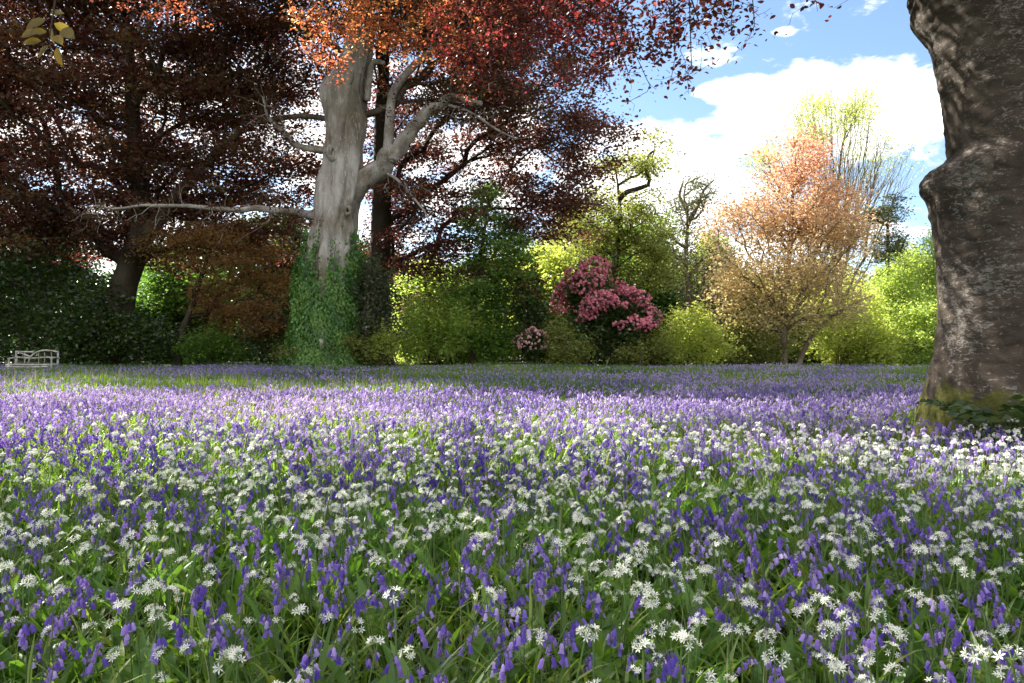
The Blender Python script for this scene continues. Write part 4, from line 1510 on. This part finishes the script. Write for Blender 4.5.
# trees further back closing the view
far = [
    (-60, 150, 52, 70, 'dark_green_leaf', 'dark evergreen behind the far left edge of the meadow'),
    (60, 235, 50, 70, 'dark_green_leaf', 'low dark evergreen behind the white bench'),
    (178, 250, 52, 55, 'mid_green_leaf', 'green sunlit tree seen through the gap right of the forked trunk'),
    (290, 215, 50, 60, 'dark_green_leaf', 'dark evergreen behind the left side of the pale beech'),
    (440, 262, 52, 50, 'lime_leaf', 'pale green tree behind the drooping purple foliage'),
    (545, 245, 50, 45, 'yellow_green_leaf', 'yellow-green tree behind the pink rhododendrons'),
    (600, 225, 56, 55, 'olive_green_leaf', 'olive green rounded tree behind the snaking limb'),
    (665, 280, 54, 60, 'olive_green_leaf', 'low olive green tree behind the yellow bush'),
    (740, 275, 54, 60, 'olive_green_leaf', 'olive green tree behind the left side of the orange tree'),
    (640, 215, 50, 42, 'mid_green_leaf', 'fresh green tree between the snaking limb and the grey twisted tree'),
    (568, 205, 54, 40, 'olive_green_leaf', 'soft olive tree behind the right edge of the purple foliage'),
    (712, 240, 52, 40, 'olive_green_leaf', 'soft olive tree right of the grey twisted tree'),
    (830, 282, 56, 60, 'yellow_green_leaf', 'yellow-green tree behind the orange tree trunk'),
    (915, 262, 58, 60, 'lime_leaf', 'lime green tree farthest back beside the big trunk'),
    (1010, 240, 56, 70, 'mid_green_leaf', 'green tree hidden behind the big right trunk'),
]
for q, (px, top, Y, wd, lf, lab) in enumerate(far):
    hh = 372 - top
    tree('distant_tree', lab, [at(px, 368, Y), at(px + 3, 340, Y), at(px - 2, top + hh * .4, Y), at(px, top + 15, Y)], .25,
         [pb(px, top + hh * .28, wd * .62, hh * .28, Y, 0, 3), pb(px - wd * .3, top + hh * .55, wd * .7, hh * .33, Y, 0, 3), pb(px + wd * .3, top + hh * .6, wd * .7, hh * .33, Y, 0, 3)],
         520, 75, .5, .20, lf, 'dark_bark', 'tree', 'trees closing the view behind the meadow', .013, seed=300 + q, gapscale=2.0, gapthr=-.35, flat=.8, up=.55)

rngW = np.random.default_rng(77)
for nm, lab, x0, x1, top, mt_, n in (('far_wood', 'dark shaded wood closing the view behind the copper beeches', -75, -4, 7.5, 'dark_green_leaf', 9500), ('far_wood', 'paler green wood closing the view behind the flowering shrubs and the orange tree', -4, 70, 6.0, 'olive_green_leaf', 9000)):
    wm = MB()
    A = np.stack([rngW.uniform(x0, x1, n), rngW.uniform(60, 66, n), rngW.uniform(0, 1, n) ** .8 * top], 1)
    A[:, 2] *= 1 + .3 * SineNoise(9, 31)(A * [1, .3, 0])
    leaves(wm, A, 26, .6, .34, .8, LEAF4, rngW, .25)
    for q in range(60):
        xx_ = rngW.uniform(x0, x1)
        yy_ = rngW.uniform(58, 63)
        ringtube(wm, curve([(xx_, yy_, -.2), (xx_ + rngW.normal(0, .3), yy_, 2.5), (xx_ + rngW.normal(0, .6), yy_, 5.5)], 6), np.linspace(.2, .07, 6), 5, mat=1)
    tag(wm.build(nm, [mt_, 'dark_bark']), lab, 'wood', kind='stuff')

# ------------------------------------------------------------------ shrubs along the far edge
SG = 'shrubs along the far edge of the meadow'
bush('laurel', 'big dark laurel bush behind the white bench at the far left', 45, [(30, 300, 75, 52, 35.5, 0, 2.5), (75, 320, 45, 42, 35.5, -.4, 1.8), (-40, 300, 60, 60, 35.5, 0, 2.5)], 35.5, 1800, .16, 'dark_green_leaf', 401, group=SG, spread=.22)
bush('laurel', 'lower dark laurel left of the forked dark trunk', 100, [(98, 330, 32, 34, 34.6, 0, 1.3), (70, 345, 30, 24, 34.6, -.2, 1.2)], 34.6, 700, .14, 'dark_green_leaf', 402, group=SG, spread=.18)
bush('low_shrub', 'low shaded shrub at the foot of the forked dark trunk', 138, [(135, 340, 38, 25, 34.4, 0, 1.2), (160, 348, 24, 16, 34.2, 0, 1.)], 34.4, 650, .13, 'dark_green_leaf', 403, group=SG, spread=.16)
bush('low_shrub', 'low mottled green shrub right of the small bronze tree stem', 208, [(205, 348, 32, 16, 34.4, 0, 1.2), (228, 352, 26, 12, 34.4, 0, 1.)], 34.4, 500, .12, 'mid_green_leaf', 404, group=SG, spread=.15)
bush('low_shrub', 'dark shrub just left of the ivy-covered trunk foot', 268, [(268, 340, 28, 24, 35.5, 0, 1.3), (285, 350, 18, 16, 34.8, 0, 1.)], 35.5, 500, .13, 'dark_green_leaf', 405, group=SG, spread=.16)
bush('holly_bush', 'upright grey-green holly against the right side of the ivied trunk', 374, [(374, 285, 17, 30, 32.6, 0, .8), (376, 325, 22, 36, 32.6, 0, 1.0), (384, 300, 14, 26, 32.8, 0, .8)], 32.6, 900, .10, 'grey_green_leaf', 406, group=SG, spread=.13)
bush('low_shrub', 'scruffy olive shrub spilling from the foot of the ivied trunk', 340, [(335, 350, 30, 14, 32.0, 0, 1.0), (300, 354, 24, 10, 32.2, 0, .9), (362, 350, 20, 16, 32.0, 0, .9)], 32.0, 650, .10, 'olive_green_leaf', 407, group=SG, spread=.14)
bush('yellow_bush', 'small yellow-green bush right of the grey-green holly', 385, [(384, 347, 11, 13, 31.8, 0, .5)], 31.8, 150, .10, 'yellow_green_leaf', 408, group=SG, spread=.1)
bush('green_bush', 'large bright green bush left of the slim green tree', 430, [(432, 320, 34, 32, 35, 0, 1.6), (455, 335, 30, 28, 34.6, 0, 1.3), (415, 345, 22, 20, 34.4, 0, 1.)], 35, 1100, .12, 'lime_leaf', 409, group=SG, spread=.17, gapthr=-.3)
bush('green_bush', 'mid green bush right of the slim green tree stem', 500, [(498, 318, 24, 36, 35.4, 0, 1.4), (492, 345, 26, 18, 34.6, 0, 1.2)], 35.4, 800, .12, 'mid_green_leaf', 410, group=SG, spread=.17, gapthr=-.3)
bush('red_tipped_shrub', 'dark upright shrub with reddish young tips left of the rhododendrons', 530, [(530, 300, 17, 32, 35, 0, 1.), (528, 320, 19, 26, 35, 0, 1.)], 35, 600, .11, 'dark_green_leaf', 411, group=SG, spread=.13,
     bloom=('bronze_leaf', 120, .09, lambda D, r: D[:, 2] > 3.2 + r.uniform(0, 1, len(D))))
RH = 'rhododendrons in flower'
bush('rhododendron', 'small rhododendron with pale pink flower heads below the red-tipped shrub', 531, [(531, 348, 18, 18, 34, 0, .9)], 34, 330, .11, 'dark_green_leaf', 412, 'rhododendron', RH, spread=.1,
     bloom=('pale_pink_petal', 200, .075, lambda D, r: D[:, 2] > 1.0))
bush('rhododendron', 'taller rhododendron behind with dusky pink flowers on its crown', 592, [(592, 292, 30, 30, 36.2, 0, 1.6), (578, 305, 20, 28, 36, 0, 1.2), (600, 330, 32, 36, 36.2, 0, 1.4)], 36.2, 1100, .13, 'dark_green_leaf', 413, 'rhododendron', RH, spread=.14,
     bloom=('pink_petal', 1100, .09, lambda D, r: (D[:, 2] > 2.6 + .5 * r.uniform(0, 1, len(D)))))
bush('rhododendron', 'large rhododendron in front with dense bright pink flowers down its right side', 622, [(618, 312, 32, 22, 34.8, 0, 1.6), (632, 325, 24, 26, 34.8, 0, 1.4), (600, 328, 26, 18, 34.8, 0, 1.2), (612, 345, 28, 22, 34.8, 0, 1.2)], 34.8, 1100, .12, 'dark_green_leaf', 414, 'rhododendron', RH, spread=.13,
     bloom=('pink_petal', 1600, .09, lambda D, r: (D[:, 2] > 1.9 + .4 * r.uniform(0, 1, len(D)) - .1 * (D[:, 0] - 4.4)) & ((D[:, 0] > 4.0) | (D[:, 2] > 2.3))))
bush('olive_shrub', 'thin olive shrub between the pale pink and the tall rhododendron', 560, [(560, 345, 18, 22, 34, 0, .9), (575, 352, 16, 14, 33.8, 0, .8)], 34, 420, .10, 'olive_green_leaf', 415, group=SG, spread=.14, gapthr=-.2)
bush('olive_shrub', 'olive scrub in front of the large pink rhododendron', 645, [(632, 354, 26, 12, 33.8, 0, .8), (655, 348, 20, 18, 34, 0, .9)], 34, 480, .10, 'olive_green_leaf', 416, group=SG, spread=.14, gapthr=-.2)
bush('yellow_bush', 'bright yellow-green bush between the rhododendrons and the orange tree', 692, [(690, 330, 26, 24, 35, 0, 1.2), (700, 345, 32, 22, 34.8, 0, 1.3), (675, 345, 20, 18, 34.6, 0, 1.)], 35, 1050, .11, 'yellow_green_leaf', 417, group=SG, spread=.15, gapthr=-.3)
bush('olive_shrub', 'buff-green shrub at the left foot of the orange tree', 745, [(742, 346, 30, 20, 36.8, 0, 1.3), (768, 350, 22, 16, 36.8, 0, 1.2)], 36.8, 700, .11, 'olive_green_leaf', 418, group=SG, spread=.16)
bush('green_bush', 'lime green bush right of the leaning orange tree stem', 840, [(842, 338, 32, 28, 38, 0, 1.5), (872, 345, 28, 24, 37.6, 0, 1.4)], 38, 1100, .12, 'yellow_green_leaf', 419, group=SG, spread=.17)
bush('green_bush', 'lime green bush nearest the big right trunk along the far edge', 912, [(910, 340, 26, 30, 38, 0, 1.4), (935, 335, 20, 32, 38, 0, 1.3)], 38, 900, .12, 'lime_leaf', 420, group=SG, spread=.17)

# ------------------------------------------------------------------ rustic white bench
bY = 27.3
sb = bY / FPX
bx = (32 - 512) * sb
rootN = thing('garden_bench', (bx, bY, float(gz(bx, bY))), 'white rustic garden bench of crooked branches standing in the bluebells', 'bench')


def rod(name, pts, r, parent=rootN, n=14, mat='white_wood'):
    mb = MB()
    ringtube(mb, curve(pts, n), r, 8, prof=lambda k, th: 1 + .12 * np.sin(2 * th + k * .9) + .06 * np.sin(k * 1.7))
    return mb.build(name, mat, parent, smooth=True)


def bp_(px, py, dy=0.0):
    """point on the bench's back plane: pixel column/row at its depth"""
    return np.array([(px - 512) * sb, bY + .25 + dy, EYE + (HZ - py) * sb])


zs = .44
xl, xr_ = bx - .78, bx + .78
g0 = float(gz(bx, bY))
for xx in (xl, xr_):
    rod('leg', [(xx, bY + .27, g0 - .05), (xx + .01, bY + .26, .45), (xx, bY + .30, .95 if xx < bx else .93)], .032)
    rod('leg', [(xx + .1, bY - .25, g0 - .05), (xx + .1, bY - .25, .35), (xx + .1, bY - .25, .66)], .032)
    rod('armrest', [(xx + .1, bY - .30, .66), (xx + .05, bY, .68), (xx, bY + .28, .70)], .028)
sm = MB()
for k in range(5):
    yy = bY - .24 + k * .11
    ringtube(sm, curve([(xl - .03, yy, zs), (bx, yy, zs - .01), (xr_ + .03, yy, zs)], 12), .03, 6)
sm.build('seat', 'white_wood', rootN, smooth=True)
rod('seat_rail', [(xl, bY - .27, zs - .07), (bx, bY - .27, zs - .09), (xr_, bY - .27, zs - .07)], .03)
bk = MB()
for pts, rr in (([bp_(12, 351.5), bp_(22, 351.8), bp_(29, 352)], .026), ([bp_(24, 364, -.0), bp_(26, 357.5), bp_(31, 353), bp_(38, 350.6), bp_(46, 350.6), bp_(54, 352)], .032),
                ([bp_(12, 351.5, -.02), bp_(19, 354), bp_(26, 356.5, -.02)], .026), ([bp_(11, 357.2, .03), bp_(20, 357.8, .03), bp_(30, 358.2, .03), bp_(42, 357.4, .03), bp_(55, 358, .03)], .030)):
    ringtube(bk, curve(pts, 14), rr, 8)
bk.build('backrest', 'white_wood', rootN, smooth=True)
for px in (12, 20, 34, 40, 47, 54):
    rod('baluster', [bp_(px, 364.5, .01), bp_(px + .4, 359, .01), bp_(px, 352.3, .01)], .016, n=6)

# bare stake in the scrub
sx = (640 - 512) * 33.2 / FPX
rt = thing('wooden_stake', (sx, 33.2, float(gz(sx, 33.2))), 'short pale wooden stake standing in front of the pink rhododendrons', 'stake')
mb = MB()
ringtube(mb, curve([(sx, 33.2, -.1), (sx + .02, 33.2, .5), (sx - .01, 33.2, .95)], 8), np.array([.035] * 7 + [.02]), 7)
o = mb.build('post', 'twig_bark', rt, smooth=True)
print('verts', sum(len(m_.vertices) for m_ in bpy.data.meshes))
